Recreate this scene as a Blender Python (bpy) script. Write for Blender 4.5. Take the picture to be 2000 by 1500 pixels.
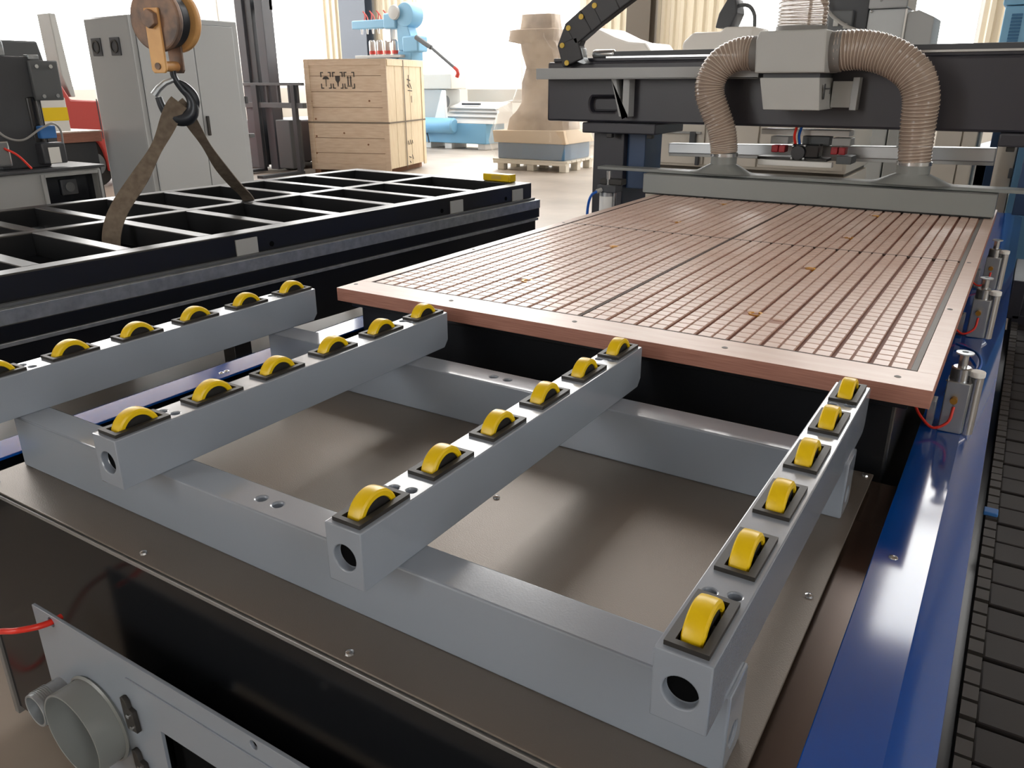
import bpy, bmesh, math, random
from mathutils import Vector, Matrix

random.seed(7)
scene = bpy.context.scene
for o in list(bpy.data.objects):
    bpy.data.objects.remove(o)
COL = scene.collection
FZ = -0.82            # workshop floor (the router's table top is z = 0)

# ------------------------------------------------------------------ camera
cam_d = bpy.data.cameras.new('camera')
cam_d.sensor_fit = 'HORIZONTAL'
cam_d.sensor_width = 36.0
cam_d.lens = 27.73
cam_d.clip_start = 0.05
cam_d.clip_end = 300
cam = bpy.data.objects.new('camera', cam_d)
COL.objects.link(cam)
cam.matrix_world = (Matrix.Translation((1.4607, -1.4594, 0.5009)) @ Matrix.Rotation(math.radians(32.22), 4, 'Z')
                    @ Matrix.Rotation(math.radians(69.03), 4, 'X') @ Matrix.Rotation(math.radians(-0.13), 4, 'Z'))
scene.camera = cam

# ------------------------------------------------------------------ daylight
world = bpy.data.worlds.new('overcast_sky')
scene.world = world
world.use_nodes = True
bg = world.node_tree.nodes['Background']
bg.inputs['Color'].default_value = (1.0, 0.985, 0.96, 1)
bg.inputs['Strength'].default_value = 9.2

def portal(loc, rot, sx, sy):
    d = bpy.data.lights.new('window_portal', 'AREA')
    d.shape = 'RECTANGLE'
    d.size, d.size_y = sx, sy
    d.cycles.is_portal = True
    o = bpy.data.objects.new('window_portal', d)
    o.location = loc
    o.rotation_euler = rot
    COL.objects.link(o)
    return o

HX0, HX1, HY0, HY1, HZ = -17.0, 9.0, -11.0, 15.0, 7.4      # hall
R90 = math.pi / 2
portal((-4, HY1 + .25, 3.6), (-R90, 0, 0), 26, 6.8)          # back wall, shining to -Y
portal((-4, HY0 - .25, 3.6), (R90, 0, 0), 26, 6.8)           # front wall, shining to +Y
portal((HX0 - .25, 2, 3.6), (R90, 0, -R90), 26, 6.8)         # left wall, to +X
portal((HX1 + .25, -4, 3.6), (R90, 0, R90), 2.2, 6.8)         # added fill window in the right wall, to -X
portal((-6.9, 11.7, HZ + .25), (0, 0, 0), 5.2, 6.4)      # roof lights
portal((1.35, 12.7, HZ + .25), (0, 0, 0), 2.1, 4.4)

scene.view_settings.view_transform = 'Standard'
scene.view_settings.look = 'None'
scene.view_settings.gamma = 1.0
scene.view_settings.use_curve_mapping = False
scene.view_settings.exposure = 0.0

# ------------------------------------------------------------------ materials
def lin(c):
    r = []
    for v in c:
        v /= 255.0
        r.append(v / 12.92 if v <= .04045 else ((v + .055) / 1.055) ** 2.4)
    return tuple(r)

MATS = {}
def mat(name, rgb, rough=.5, metal=0.0, spec=.5, noise=None, bump=None, coat=0.0, alpha=1.0, trans=0.0, stretch=None):
    m = bpy.data.materials.new(name)
    m.use_nodes = True
    nt = m.node_tree
    b = nt.nodes['Principled BSDF']
    c = lin(rgb)
    b.inputs['Base Color'].default_value = (*c, 1)
    b.inputs['Roughness'].default_value = rough
    b.inputs['Metallic'].default_value = metal
    b.inputs['Specular IOR Level'].default_value = spec
    b.inputs['Coat Weight'].default_value = coat
    b.inputs['Coat Roughness'].default_value = .08
    b.inputs['Alpha'].default_value = alpha
    b.inputs['Transmission Weight'].default_value = trans
    if noise or bump:
        tc = nt.nodes.new('ShaderNodeTexCoord')
        mp = nt.nodes.new('ShaderNodeMapping')
        nt.links.new(tc.outputs['Object'], mp.inputs['Vector'])
        if stretch:
            mp.inputs['Scale'].default_value = stretch
    if noise:                      # (scale, other colour, detail, contrast low, contrast high)
        sc_, c2, det, lo, hi = noise
        n = nt.nodes.new('ShaderNodeTexNoise')
        n.inputs['Scale'].default_value = sc_
        n.inputs['Detail'].default_value = det
        nt.links.new(mp.outputs['Vector'], n.inputs['Vector'])
        r = nt.nodes.new('ShaderNodeValToRGB')
        r.color_ramp.elements[0].position = lo
        r.color_ramp.elements[1].position = hi
        r.color_ramp.elements[0].color = (*c, 1)
        r.color_ramp.elements[1].color = (*lin(c2), 1)
        nt.links.new(n.outputs['Fac'], r.inputs['Fac'])
        nt.links.new(r.outputs['Color'], b.inputs['Base Color'])
    if bump:                       # (scale, strength, distance)
        n2 = nt.nodes.new('ShaderNodeTexNoise')
        n2.inputs['Scale'].default_value = bump[0]
        n2.inputs['Detail'].default_value = 2
        nt.links.new(mp.outputs['Vector'], n2.inputs['Vector'])
        bp = nt.nodes.new('ShaderNodeBump')
        bp.inputs['Strength'].default_value = bump[1]
        bp.inputs['Distance'].default_value = bump[2]
        nt.links.new(n2.outputs['Fac'], bp.inputs['Height'])
        nt.links.new(bp.outputs['Normal'], b.inputs['Normal'])
    MATS[name] = m
    return m

mat('grey_paint', (142, 151, 163), .2, bump=(420, .16, .0006), coat=.6)
mat('grey_paint_dark', (118, 122, 126), .4, bump=(300, .15, .0008))
mat('plate_steel', (128, 121, 114), .40, metal=.55, bump=(500, .35, .0008))
mat('dark_plate', (92, 78, 70), .22, metal=.5)
mat('black_paint', (24, 26, 30), .28, bump=(60, .06, .001))
mat('black_gloss', (20, 22, 27), .16)
mat('bed_black', (32, 33, 35), .30)
mat('panel_black', (26, 28, 31), .14, spec=.22)
mat('black_plastic', (42, 40, 38), .5)
mat('black_rubber', (22, 22, 22), .7)
mat('hole_black', (8, 9, 11), .9, spec=.1)
mat('yellow_plastic', (232, 196, 12), .33)
mat('blue_gloss', (8, 72, 156), .10, coat=.4)
mat('blue_dark', (32, 62, 100), .4)
mat('blue_machine', (122, 174, 206), .45)
mat('blue_cab', (74, 118, 154), .5)
mat('mdf_top', (226, 206, 194), .36, noise=(9, (216, 190, 177), 6, .3, .7), bump=(120, .05, .001), stretch=(1, 6, 1))
mat('mdf_pad', (222, 199, 187), .34, noise=(6, (212, 184, 170), 4, .3, .7))
mat('mdf_edge', (176, 126, 109), .6, noise=(14, (156, 106, 91), 5, .35, .65), stretch=(1, 1, 30))
mat('mdf_groove', (178, 138, 123), .6)
mat('mdf_deep', (152, 108, 93), .65)
mat('seal_brown', (74, 58, 50), .7)
mat('gasket', (120, 118, 116), .55)
mat('brass', (190, 140, 60), .35, metal=.8)
mat('steel', (190, 192, 194), .22, metal=.9)
mat('aluminium', (178, 181, 184), .35, metal=.85)
mat('galvanised', (180, 186, 190), .35, metal=.6, noise=(30, (150, 156, 160), 4, .3, .7))
mat('white_paint', (225, 224, 220), .45)
mat('cream_paint', (205, 200, 190), .5)
mat('light_grey', (178, 180, 178), .45)
mat('hood_grey', (128, 132, 131), .36)
mat('box_grey', (172, 174, 172), .45)
mat('gantry_black', (46, 46, 54), .38, bump=(90, .08, .001))
mat('gantry_grey', (160, 163, 164), .45)
mat('red_paint', (178, 62, 56), .4)
mat('red_tube', (226, 52, 38), .35)
mat('red_clamp', (160, 24, 36), .4)
mat('blue_tube', (30, 96, 190), .35)
mat('crane_yellow', (230, 180, 116), .4, noise=(8, (206, 152, 98), 5, .4, .75))
mat('crane_worn', (150, 118, 96), .5, noise=(14, (96, 84, 78), 5, .35, .65))
mat('hook_steel', (52, 56, 62), .35, metal=.4)
mat('sling', (120, 108, 94), .9, noise=(40, (98, 86, 74), 4, .3, .7), bump=(260, .3, .001))
mat('plywood', (230, 211, 188), .6, noise=(5, (214, 190, 163), 6, .3, .7), stretch=(1, 1, 9))
mat('plywood_side_lit', (242, 226, 196), .6, noise=(6, (226, 204, 168), 6, .35, .75), stretch=(9, 9, 1))  # paler than plywood: the stronger daylight on this side is in the colour
mat('knot', (140, 100, 72), .7)
mat('print_black', (70, 66, 64), .8)
mat('strap', (120, 108, 92), .5)
mat('cabinet_grey', (176, 181, 184), .38)
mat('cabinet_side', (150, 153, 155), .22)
mat('charcoal', (64, 67, 72), .5)  # lightened: haze over the background is mixed into this grey
mat('dark_grey', (90, 94, 97), .5)  # paler than the bare paint, background haze included in the tone
mat('forklift_grey', (84, 86, 92), .5)
mat('floor_concrete', (176, 165, 153), .42, noise=(1.2, (148, 138, 127), 8, .35, .7), bump=(40, .05, .002))
mat('wall_plaster', (214, 210, 202), .8)
mat('corrugated', (216, 206, 184), .55)
mat('column_steel', (92, 100, 112), .5)
mat('column_brown', (92, 84, 74), .6)
mat('ceiling_sheet', (128, 112, 98), .7)
mat('frame_white', (230, 232, 232), .5)
mat('cardboard', (206, 186, 160), .75)
mat('wrapped_core', (182, 162, 140), .6, noise=(3, (132, 112, 94), 5, .35, .7))
mat('pallet_wood', (226, 220, 206), .7)
mat('chain_plastic', (30, 25, 22), .55)
mat('chain_link', (66, 62, 58), .55)
mat('chain_black', (36, 36, 40), .45)
mat('pin_yellow', (214, 182, 70), .5)
mat('label_white', (236, 236, 232), .6)
mat('label_blue', (60, 120, 190), .5)
mat('caution_yellow', (250, 214, 10), .5)
mat('spindle_silver', (200, 196, 192), .3, metal=.7)
mat('wire_red', (200, 70, 60), .5)
mat('cable_grey', (150, 150, 148), .6)
mat('tire', (34, 33, 32), .8)

def film(name, rgb, fac, rough=.15):
    m = bpy.data.materials.new(name)
    m.use_nodes = True
    nt = m.node_tree
    b = nt.nodes['Principled BSDF']
    b.inputs['Base Color'].default_value = (*lin(rgb), 1)
    b.inputs['Roughness'].default_value = rough
    t = nt.nodes.new('ShaderNodeBsdfTransparent')
    mx = nt.nodes.new('ShaderNodeMixShader')
    mx.inputs[0].default_value = fac
    nt.links.new(t.outputs[0], mx.inputs[1])
    nt.links.new(b.outputs[0], mx.inputs[2])
    nt.links.new(mx.outputs[0], nt.nodes['Material Output'].inputs['Surface'])
    MATS[name] = m
film('hose_film', (164, 146, 132), .72, .18)
film('hose_rib', (206, 192, 178), .85, .25)
film('wrap_film', (236, 230, 220), .24, .12)
film('pane_glass', (235, 240, 242), .06, .05)

# ------------------------------------------------------------------ builders
AX = {'x': (1, 2, 0), 'y': (0, 2, 1), 'z': (0, 1, 2)}
class G:
    def __init__(s):
        s.bm = bmesh.new()
    def hull8(s, p):
        v = [s.bm.verts.new(q) for q in p]
        for f in ((0, 3, 2, 1), (4, 5, 6, 7), (0, 1, 5, 4), (1, 2, 6, 5), (2, 3, 7, 6), (3, 0, 4, 7)):
            s.bm.faces.new([v[i] for i in f])
        return s
    def box(s, x0, x1, y0, y1, z0, z1):
        return s.hull8([(x0, y0, z0), (x1, y0, z0), (x1, y1, z0), (x0, y1, z0), (x0, y0, z1), (x1, y0, z1), (x1, y1, z1), (x0, y1, z1)])
    def obox(s, c, size, M):
        a, b, d = (k / 2 for k in size)
        c = Vector(c)
        return s.hull8([c + M @ Vector(q) for q in ((-a, -b, -d), (a, -b, -d), (a, b, -d), (-a, b, -d), (-a, -b, d), (a, -b, d), (a, b, d), (-a, b, d))])
    def beam(s, p0, p1, w, h, up=(0, 0, 1)):
        p0, p1 = Vector(p0), Vector(p1)
        d = (p1 - p0).normalized()
        u = Vector(up)
        r = d.cross(u).normalized()
        u = r.cross(d)
        q = []
        for p in (p0, p1):
            for a, b in ((-1, -1), (1, -1), (1, 1), (-1, 1)):
                q.append(p + r * w / 2 * a + u * h / 2 * b)
        return s.hull8(q)
    def loft(s, rings, closed=True, caps=True):
        R = [[s.bm.verts.new(p) for p in r] for r in rings]
        n = len(R[0])
        for a, b in zip(R, R[1:]):
            for i in range(n if closed else n - 1):
                j = (i + 1) % n
                s.bm.faces.new((a[i], a[j], b[j], b[i]))
        if caps and closed:
            s.bm.faces.new(R[0][::-1])
            s.bm.faces.new(R[-1])
        return s
    def circ(s, c, d, r, n, ref=None):
        d = Vector(d).normalized()
        a = ref if ref is not None else (Vector((0, 0, 1)) if abs(d.z) < .9 else Vector((1, 0, 0)))
        a = (a - d * a.dot(d)).normalized()
        b = d.cross(a)
        return [Vector(c) + (a * math.cos(t) + b * math.sin(t)) * r for t in (2 * math.pi * k / n for k in range(n))]
    def cyl(s, p0, p1, r0, r1=None, n=18, caps=True):
        d = Vector(p1) - Vector(p0)
        r1 = r0 if r1 is None else r1
        return s.loft([s.circ(p0, d, r0, n), s.circ(p1, d, r1, n)], True, caps)
    def pipe(s, p0, p1, ro, ri, n=28):
        d = Vector(p1) - Vector(p0)
        r = [s.circ(p0, d, ro, n), s.circ(p1, d, ro, n), s.circ(p1, d, ri, n), s.circ(p0, d, ri, n), s.circ(p0, d, ro, n)]
        return s.loft(r, True, False)
    def tube(s, pts, r, n=10, caps=True):
        pts = [Vector(p) for p in pts]
        rf = r if callable(r) else (lambda t: r)
        rings = []
        ref = None
        L = len(pts)
        for i, p in enumerate(pts):
            d = (pts[min(i + 1, L - 1)] - pts[max(i - 1, 0)]).normalized()
            if ref is None:
                ref = Vector((0, 0, 1)) if abs(d.z) < .9 else Vector((1, 0, 0))
            ref = (ref - d * ref.dot(d)).normalized()
            rings.append(s.circ(p, d, rf(i / (L - 1)), n, ref))
        return s.loft(rings, True, caps)
    def ribbon(s, pts, sides, w, t):
        """flat webbing: centre line pts, side directions, width w, thickness t"""
        rings = []
        L = len(pts)
        pts = [Vector(p) for p in pts]
        for i, p in enumerate(pts):
            d = (pts[min(i + 1, L - 1)] - pts[max(i - 1, 0)]).normalized()
            a = Vector(sides[i])
            a = (a - d * a.dot(d)).normalized()
            b = d.cross(a)
            ww = w[i] if isinstance(w, (list, tuple)) else w
            rings.append([p + a * ww / 2 + b * t / 2, p - a * ww / 2 + b * t / 2, p - a * ww / 2 - b * t / 2, p + a * ww / 2 - b * t / 2])
        return s.loft(rings)
    def prism(s, poly, axis, a0, a1):
        i, j, k = AX[axis]
        def P(q, a):
            v = [0, 0, 0]
            v[i], v[j], v[k] = q[0], q[1], a
            return v
        return s.loft([[P(q, a0) for q in poly], [P(q, a1) for q in poly]])
    def lathe(s, prof, c, n=24, axis='z', caps=True):
        d = {'x': Vector((1, 0, 0)), 'y': Vector((0, 1, 0)), 'z': Vector((0, 0, 1))}[axis]
        return s.loft([s.circ(Vector(c) + d * h, d, max(r, 1e-4), n) for r, h in prof], True, caps)
    def sphere(s, c, r, sc=(1, 1, 1), n=12):
        m = Matrix.Translation(c) @ Matrix.Diagonal((*sc, 1))
        bmesh.ops.create_uvsphere(s.bm, u_segments=n, v_segments=max(6, n // 2), radius=r, matrix=m)
        return s
    def mesh(s, name, smooth=True):
        bmesh.ops.recalc_face_normals(s.bm, faces=s.bm.faces)
        me = bpy.data.meshes.new(name)
        s.bm.to_mesh(me)
        s.bm.free()
        if smooth:
            for p in me.polygons:
                p.use_smooth = True
            me.set_sharp_from_angle(angle=math.radians(32))
        return me

BEVELLED = set()
def link(name, me, m, parent=None, bevel=0.0, seg=2):
    o = bpy.data.objects.new(name, me)
    COL.objects.link(o)
    if m is not None and len(me.materials) == 0:
        me.materials.append(MATS[m] if isinstance(m, str) else m)
    if parent is not None:
        o.parent = parent
        if parent.get('_w'):
            o.matrix_parent_inverse = Matrix.Translation(-parent.location)
    if bevel and me.name not in BEVELLED:
        bm = bmesh.new()
        bm.from_mesh(me)
        bmesh.ops.remove_doubles(bm, verts=bm.verts, dist=1e-6)
        ed = [e for e in bm.edges if len(e.link_faces) == 2 and e.calc_face_angle(0) > math.radians(40)]
        if ed:
            bmesh.ops.bevel(bm, geom=ed, offset=bevel, segments=2, affect='EDGES', profile=.5, clamp_overlap=True)
        bm.to_mesh(me)
        bm.free()
        for p in me.polygons:
            p.use_smooth = True
        me.set_sharp_from_angle(angle=math.radians(21))
        BEVELLED.add(me.name)
    return o

def obj(name, g, m, parent=None, bevel=0.0, smooth=True, seg=2):
    return link(name, g.mesh(name, smooth), m, parent, bevel, seg)

def thing(name, label, cat, loc=(0, 0, 0), rotz=None, group=None):
    """an Empty at the thing's base. Without rotz its parts are given in hall coordinates, with rotz in its own."""
    o = bpy.data.objects.new(name, None)
    COL.objects.link(o)
    o.empty_display_size = .05
    o.location = loc
    if rotz is None:
        o['_w'] = 1
    else:
        o.rotation_euler = (0, 0, rotz)
    return tag(o, label, cat, group)

def tag(o, label, cat, group=None, kind=None):
    o['label'] = label
    o['category'] = cat
    if group:
        o['group'] = group
    if kind:
        o['kind'] = kind
    return o

def struct(name, g, m, bevel=0, parent=None, smooth=False):
    o = obj(name, g, m, parent, bevel, smooth)
    o['kind'] = 'structure'
    return o

def cut(g, cutter, name):
    a = bpy.data.objects.new('cut_a', g.mesh('cut_a', False))
    b = bpy.data.objects.new('cut_b', cutter.mesh('cut_b', False))
    COL.objects.link(a)
    COL.objects.link(b)
    md = a.modifiers.new('b', 'BOOLEAN')
    md.operation = 'DIFFERENCE'
    md.object = b
    md.solver = 'EXACT'
    dg = bpy.context.evaluated_depsgraph_get()
    me = bpy.data.meshes.new_from_object(a.evaluated_get(dg))
    me.name = name
    bpy.data.objects.remove(a)
    bpy.data.objects.remove(b)
    for p in me.polygons:
        p.use_smooth = True
    me.set_sharp_from_angle(angle=math.radians(32))
    return me

def spline(P, n):
    P = [Vector(p) for p in P]
    Q = [P[0] * 2 - P[1]] + P + [P[-1] * 2 - P[-2]]
    out = []
    S = len(P) - 1
    for k in range(n):
        t = k / (n - 1) * S
        i = min(int(t), S - 1)
        u = t - i
        a, b, c, d = Q[i:i + 4]
        out.append(.5 * ((2 * b) + (c - a) * u + (2 * a - 5 * b + 4 * c - d) * u * u + (3 * b - a - 3 * c + d) * u ** 3))
    return out

# ================================================================== the hall
struct('floor', G().box(HX0 - .3, HX1 + .3, HY0 - .3, HY1 + .3, FZ - .2, FZ), 'floor_concrete')
ZS, ZM, ZL = 0.35, 3.0, 7.3                                  # window sill and lintel
def wall(name, axis, at, a0, a1, openings, out, high=None):
    g = G()
    def bx(u0, u1, z0, z1):
        lo, hi = sorted((at, at + out))
        if axis == 'y':
            g.box(u0, u1, lo, hi, z0, z1)
        else:
            g.box(lo, hi, u0, u1, z0, z1)
    bx(a0, a1, FZ, ZS)
    bx(a0, a1, ZL, HZ)
    zt = ZM if high else ZL                          # above ZM an unseen clerestory, added for bright reflections on the tops
    e = a0
    for (b0, b1) in openings:
        if b0 > e:
            bx(e, b0, ZS, zt)
        e = b1
    if e < a1:
        bx(e, a1, ZS, zt)
    if high:
        bx(a0, a1, ZM, ZM + .2)
        bx(a0, high[0], ZM + .2, ZL)
        bx(high[1], a1, ZM + .2, ZL)
    return struct(name, g, 'wall_plaster')

OPB = [(-17, -14.75), (-11.67, -7.17), (-3.85, .4)]
OPS = [(2, 5.2), (6, 13.6)]
OPR = [(-5.0, -3.0)]  # unseen window behind the camera, added as fill for right-facing sides
OPF = [(-6.5, -3.5)]
wall('wall_back', 'y', HY1, HX0, HX1, OPB, .3, (-16.5, 2.4))
wall('wall_front', 'y', HY0, HX0, HX1, OPF, -.3)
wall('wall_left', 'x', HX0, HY0, HY1, OPS, -.3, (1.0, 14.7))
wall('wall_right', 'x', HX1, HY0, HY1, OPR, .3)
SKY = [(-9.5, -4.3), (.3, 2.4)]                     # roof lights
SY0, SY1 = 8.5, 14.9
g = G().box(HX0, HX1, HY0, 8.5, HZ, HZ + .15).box(HX0, HX1, SY1, HY1, HZ, HZ + .15)
g.box(SKY[0][1], HX1, SY0, 10.5, HZ, HZ + .15)
g.box(HX0, SKY[0][0], SY0, SY1, HZ, HZ + .15).box(SKY[0][1], SKY[1][0], 10.5, SY1, HZ, HZ + .15).box(SKY[1][1], HX1, 10.5, SY1, HZ, HZ + .15)
struct('ceiling', g, 'ceiling_sheet')

wn = 0
def window(axis, at, u0, u1, z0=ZS, z1=ZL):
    global wn
    wn += 1
    def bx(g, a0, a1, b0, b1, t):
        if axis == 'y':
            g.box(a0, a1, at - t, at + t, b0, b1)
        elif axis == 'x':
            g.box(at - t, at + t, a0, a1, b0, b1)
        return g
    w = struct('window_%d' % wn, bx(bx(bx(bx(G(), u0, u1, z0, z0 + .07, .05), u0, u1, z1 - .07, z1, .05), u0, u0 + .07, z0, z1, .05), u1 - .07, u1, z0, z1, .05), 'frame_white')
    n = max(2, round((u1 - u0) / 1.5))
    for k in range(1, n):
        u = u0 + (u1 - u0) * k / n
        obj('mullion', bx(G(), u - .025, u + .025, z0, z1, .03), 'frame_white', w)
    for k in range(n):
        a, b = u0 + (u1 - u0) * k / n, u0 + (u1 - u0) * (k + 1) / n
        obj('pane', bx(G(), a + .03, b - .03, z0 + .05, z1 - .05, .004), 'pane_glass', w)
for a, b in OPB: window('y', HY1 + .1, a, b, ZS, ZM)
window('y', HY1 + .1, -16.5, 2.4, ZM + .2, ZL)  # added clerestory, mirrored in the bar tops
for a, b in OPF: window('y', HY0 - .1, a, b)
for a, b in OPS: window('x', HX0 - .1, a, b, ZS, ZM)
window('x', HX0 - .1, 1.0, 14.7, ZM + .2, ZL)  # same added glazing band on the left wall
for a, b in OPR: window('x', HX1 + .1, a, b)  # the added fill window
for a, b in SKY:
    wn += 1
    SY0 = 10.5 if a > 0 else 8.5
    w = struct('window_%d' % wn, G().box(a, a + .05, SY0, SY1, HZ + .02, HZ + .12).box(b - .05, b, SY0, SY1, HZ + .02, HZ + .12), 'frame_white')
    n = max(1, round((b - a) / 1.8))
    for k in range(n):
        u0, u1 = a + (b - a) * k / n, a + (b - a) * (k + 1) / n
        obj('pane', G().box(u0 + .05, u1 - .05, SY0, SY1, HZ + .05, HZ + .058), 'pane_glass', w)
        if k:
            obj('mullion', G().box(u0 - .05, u0 + .05, SY0, SY1, HZ, HZ + .1), 'frame_white', w)

def corrugated(n, x0, x1, y, z0, z1):
    g = G()
    p, k = [], 0
    x = x0
    prof = ((0, 0), (.07, 0), (.10, -.05), (.17, -.05), (.20, 0))
    pts = []
    while x < x1:
        for dx, dy in prof[:-1]:
            if x + dx <= x1:
                pts.append((x + dx, y + dy))
        x += .20
    pts.append((x1, y))
    poly = pts + [(a, b + .012) for a, b in reversed(pts)]
    g.prism(poly, 'z', z0, z1)
    o = struct('trim_%d' % n, g, 'corrugated')
for i, (a, b) in enumerate(((-14.75, -13.8), (-12.9, -11.67), (-7.17, -5.95), (-5.40, -3.85), (.4, 1.7), (2.2, 3.6))):
    corrugated(i + 1, a, b, HY1 - .02, ZS, ZM)
def column(x0, x1, y, m, label):
    t = thing('steel_column', label, 'column', ((x0 + x1) / 2, y, FZ), group=None)
    w = x1 - x0
    xm = (x0 + x1) / 2
    obj('flange', G().box(x0, x1, y - .16, y - .145, FZ, HZ), m, t)
    obj('flange', G().box(x0, x1, y + .1, y + .115, FZ, HZ), m, t)
    obj('web', G().box(xm - .06, xm + .06, y - .145, y + .1, FZ, HZ), m, t)
    obj('base_plate', G().box(x0 - .05, x1 + .05, y - .2, y + .12, FZ, FZ + .02), m, t)
column(-13.78, -12.92, HY1 - .2, 'column_steel', 'blue grey steel column on the back wall above the wooden crate')
column(-5.93, -5.42, HY1 - .2, 'column_brown', 'dark brown steel column on the back wall above the gantry left end')
column(1.72, 2.18, HY1 - .2, 'column_steel', 'steel column on the back wall at the far right corner')

# ================================================================== the router: base, table, roller rack
CX = 0.63                                     # centre line of base and rails
t = thing('router_base', 'black steel router base with glossy blue side covers and a steel front plate', 'machine base', (CX, .8, FZ))
obj('base_frame', G().box(.04, 1.345, .045, 2.36, -.62, -.046), 'black_paint', t, .006)
obj('base_lip', G().box(.02, 1.365, .03, 2.38, -.054, -.0345), 'black_paint', t, .003)
for x in (.10, 1.18):
    for y in (.12, 2.15):
        obj('leg', G().box(x, x + .12, y, y + .12, FZ, -.62), 'black_paint', t, .005)
def cover(sgn):
    X = (lambda x: x) if sgn > 0 else (lambda x: 2 * CX - x)
    top = [(1.376, -.180), (1.4535, -.178), (1.503, -.196), (1.503, -.34), (1.497, -.34), (1.497, -.202), (1.452, -.184), (1.376, -.186)]
    o = obj('side_cover', G().prism([(X(a), b) for a, b in top], 'y', -1.15 if sgn > 0 else -.868, 3.7), 'blue_gloss', t, .0015)
    obj('rivet', G().sphere((X(1.404), -.278, -.18), .0075, (1, 1, .55)), 'steel', o)
    obj('rivet', G().sphere((X(1.404), -.262 if sgn < 0 else .62, -.18), .0075, (1, 1, .55)), 'steel', o)
    obj('rail_beam', G().box(min(X(1.385), X(1.49)), max(X(1.385), X(1.49)), -1.12 if sgn > 0 else -.86, 3.65, FZ + .06, -.21), 'black_paint', t, .004)
    obj('gap_plate', G().box(min(X(1.29), X(1.3775)), max(X(1.29), X(1.3775)), -1.0 if sgn > 0 else -.86, .03, -.215, -.208), 'dark_plate', t)
cover(1)
cover(-1)
pl = obj('front_plate', G().box(-.075, 1.331, -.8885, .014, -.1895, -.186), 'plate_steel', t, .0012)
for x, y in ((.41, -.873), (.844, -.874), (1.316, -.436), (1.318, .0), (1.316, -.85), (-.03, -.873), (.781, -.433), (-.06, -.436)):
    obj('screw', G().lathe([(.0065, 0), (.0055, .003), (.002, .0045)], (x, y, -.186), 10), 'steel', pl)

t = thing('control_box', 'glossy black control box under the steel plate with pale trim along its top edge', 'control box', (.6, -.5, FZ))
obj('box_body', G().box(-.11, 1.28, -.865, -.02, FZ + .03, -.217), 'black_paint', t)
obj('front_panel', G().box(-.175, 1.31, -.884, -.866, FZ + .05, -.196), 'panel_black', t, .001)
obj('top_trim', G().box(-.175, 1.325, -.8915, -.8855, -.199, -.1915), 'aluminium', t, .001)
obj('edge_trim', G().box(-.192, -.176, -.889, -.86, FZ + .03, -.197), 'gasket', t, .002)
for x in (-.1, 1.2):
    obj('foot', G().cyl((x, -.7, FZ), (x, -.7, FZ + .03), .03), 'black_rubber', t)

t = thing('connector_panel', 'grey metal connector panel with two pipe stubs in front of the black box', 'panel', (.7, -.95, -.75))
face = G().box(.182, 1.25, -.953, -.947, -.80, -.321)
pm = cut(face, G().box(.503, .86, -1, -.9, -.70, -.428).cyl((.728, -1, -.334), (.728, -.9, -.334), .0075).cyl((.236, -1, -.335), (.236, -.9, -.335), .009), 'connector_plate')
link('face_plate', pm, 'grey_paint', t, .0008)
obj('opening_shade', G().box(.49, 1.2, -.93, -.886, -.78, -.425), 'hole_black', t)  # added black block, stands for the shade inside the opening
obj('mounting_bar', G().box(.30, .42, -.947, -.885, -.60, -.50), 'black_paint', t)
obj('fold_line', G().box(.437, 1.25, -.9555, -.9528, -.3575, -.3545), 'grey_paint', t, .0008)
obj('pipe_stub', G().pipe((.327, -.950, -.490), (.327, -1.003, -.490), .076, .0725, 48), 'hood_grey', t, .0006)
p = obj('pipe_stub', G().pipe((.223, -.950, -.488), (.223, -1.005, -.488), .030, .026, 32), 'galvanised', t, .0005)
for k in range(7):
    y = -.976 - k * .0035
    obj('thread_ring', G().pipe((.223, y, -.488), (.223, y - .0018, -.488), .0315, .0298, 28), 'galvanised', p)
obj('weld', G().lathe([(.078, 0), (.081, -.004), (.077, -.007)], (.327, -.953, -.490), 40, 'y', False), 'hood_grey', t)
obj('drain_tab', G().box(.205, .245, -.985, -.960, -.540, -.528), 'pallet_wood', t, .002)
for z in (-.425, -.532):
    h = obj('hinge', G().prism([(.419, z + .028), (.426, z + .031), (.433, z + .026), (.436, z + .012), (.447, z + .010), (.450, z - .03), (.424, z - .032), (.420, z)], 'y', -.961, -.953), 'black_plastic', t, .001)
    for dx, dz in ((.434, -.002), (.438, -.024)):
        obj('hinge_screw', G().cyl((dx, -.961, z + dz), (dx, -.963, z + dz), .004, n=10), 'steel', h)
tb = [(.236, -.935, -.335), (.236, -.953, -.335), (.234, -.975, -.331), (.215, -.998, -.331), (.17, -1.005, -.347), (.10, -1.0, -.39), (.0, -.985, -.47), (-.12, -.97, -.62), (-.26, -.96, -.76), (-.42, -.97, FZ + .006), (-.8, -1.0, FZ + .006)]
tag(obj('red_air_tube', G().tube(spline(tb, 60), .0052, 12), 'red_tube'), 'bright red air tube leaving the grey connector panel to the left', 'tube')

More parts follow.
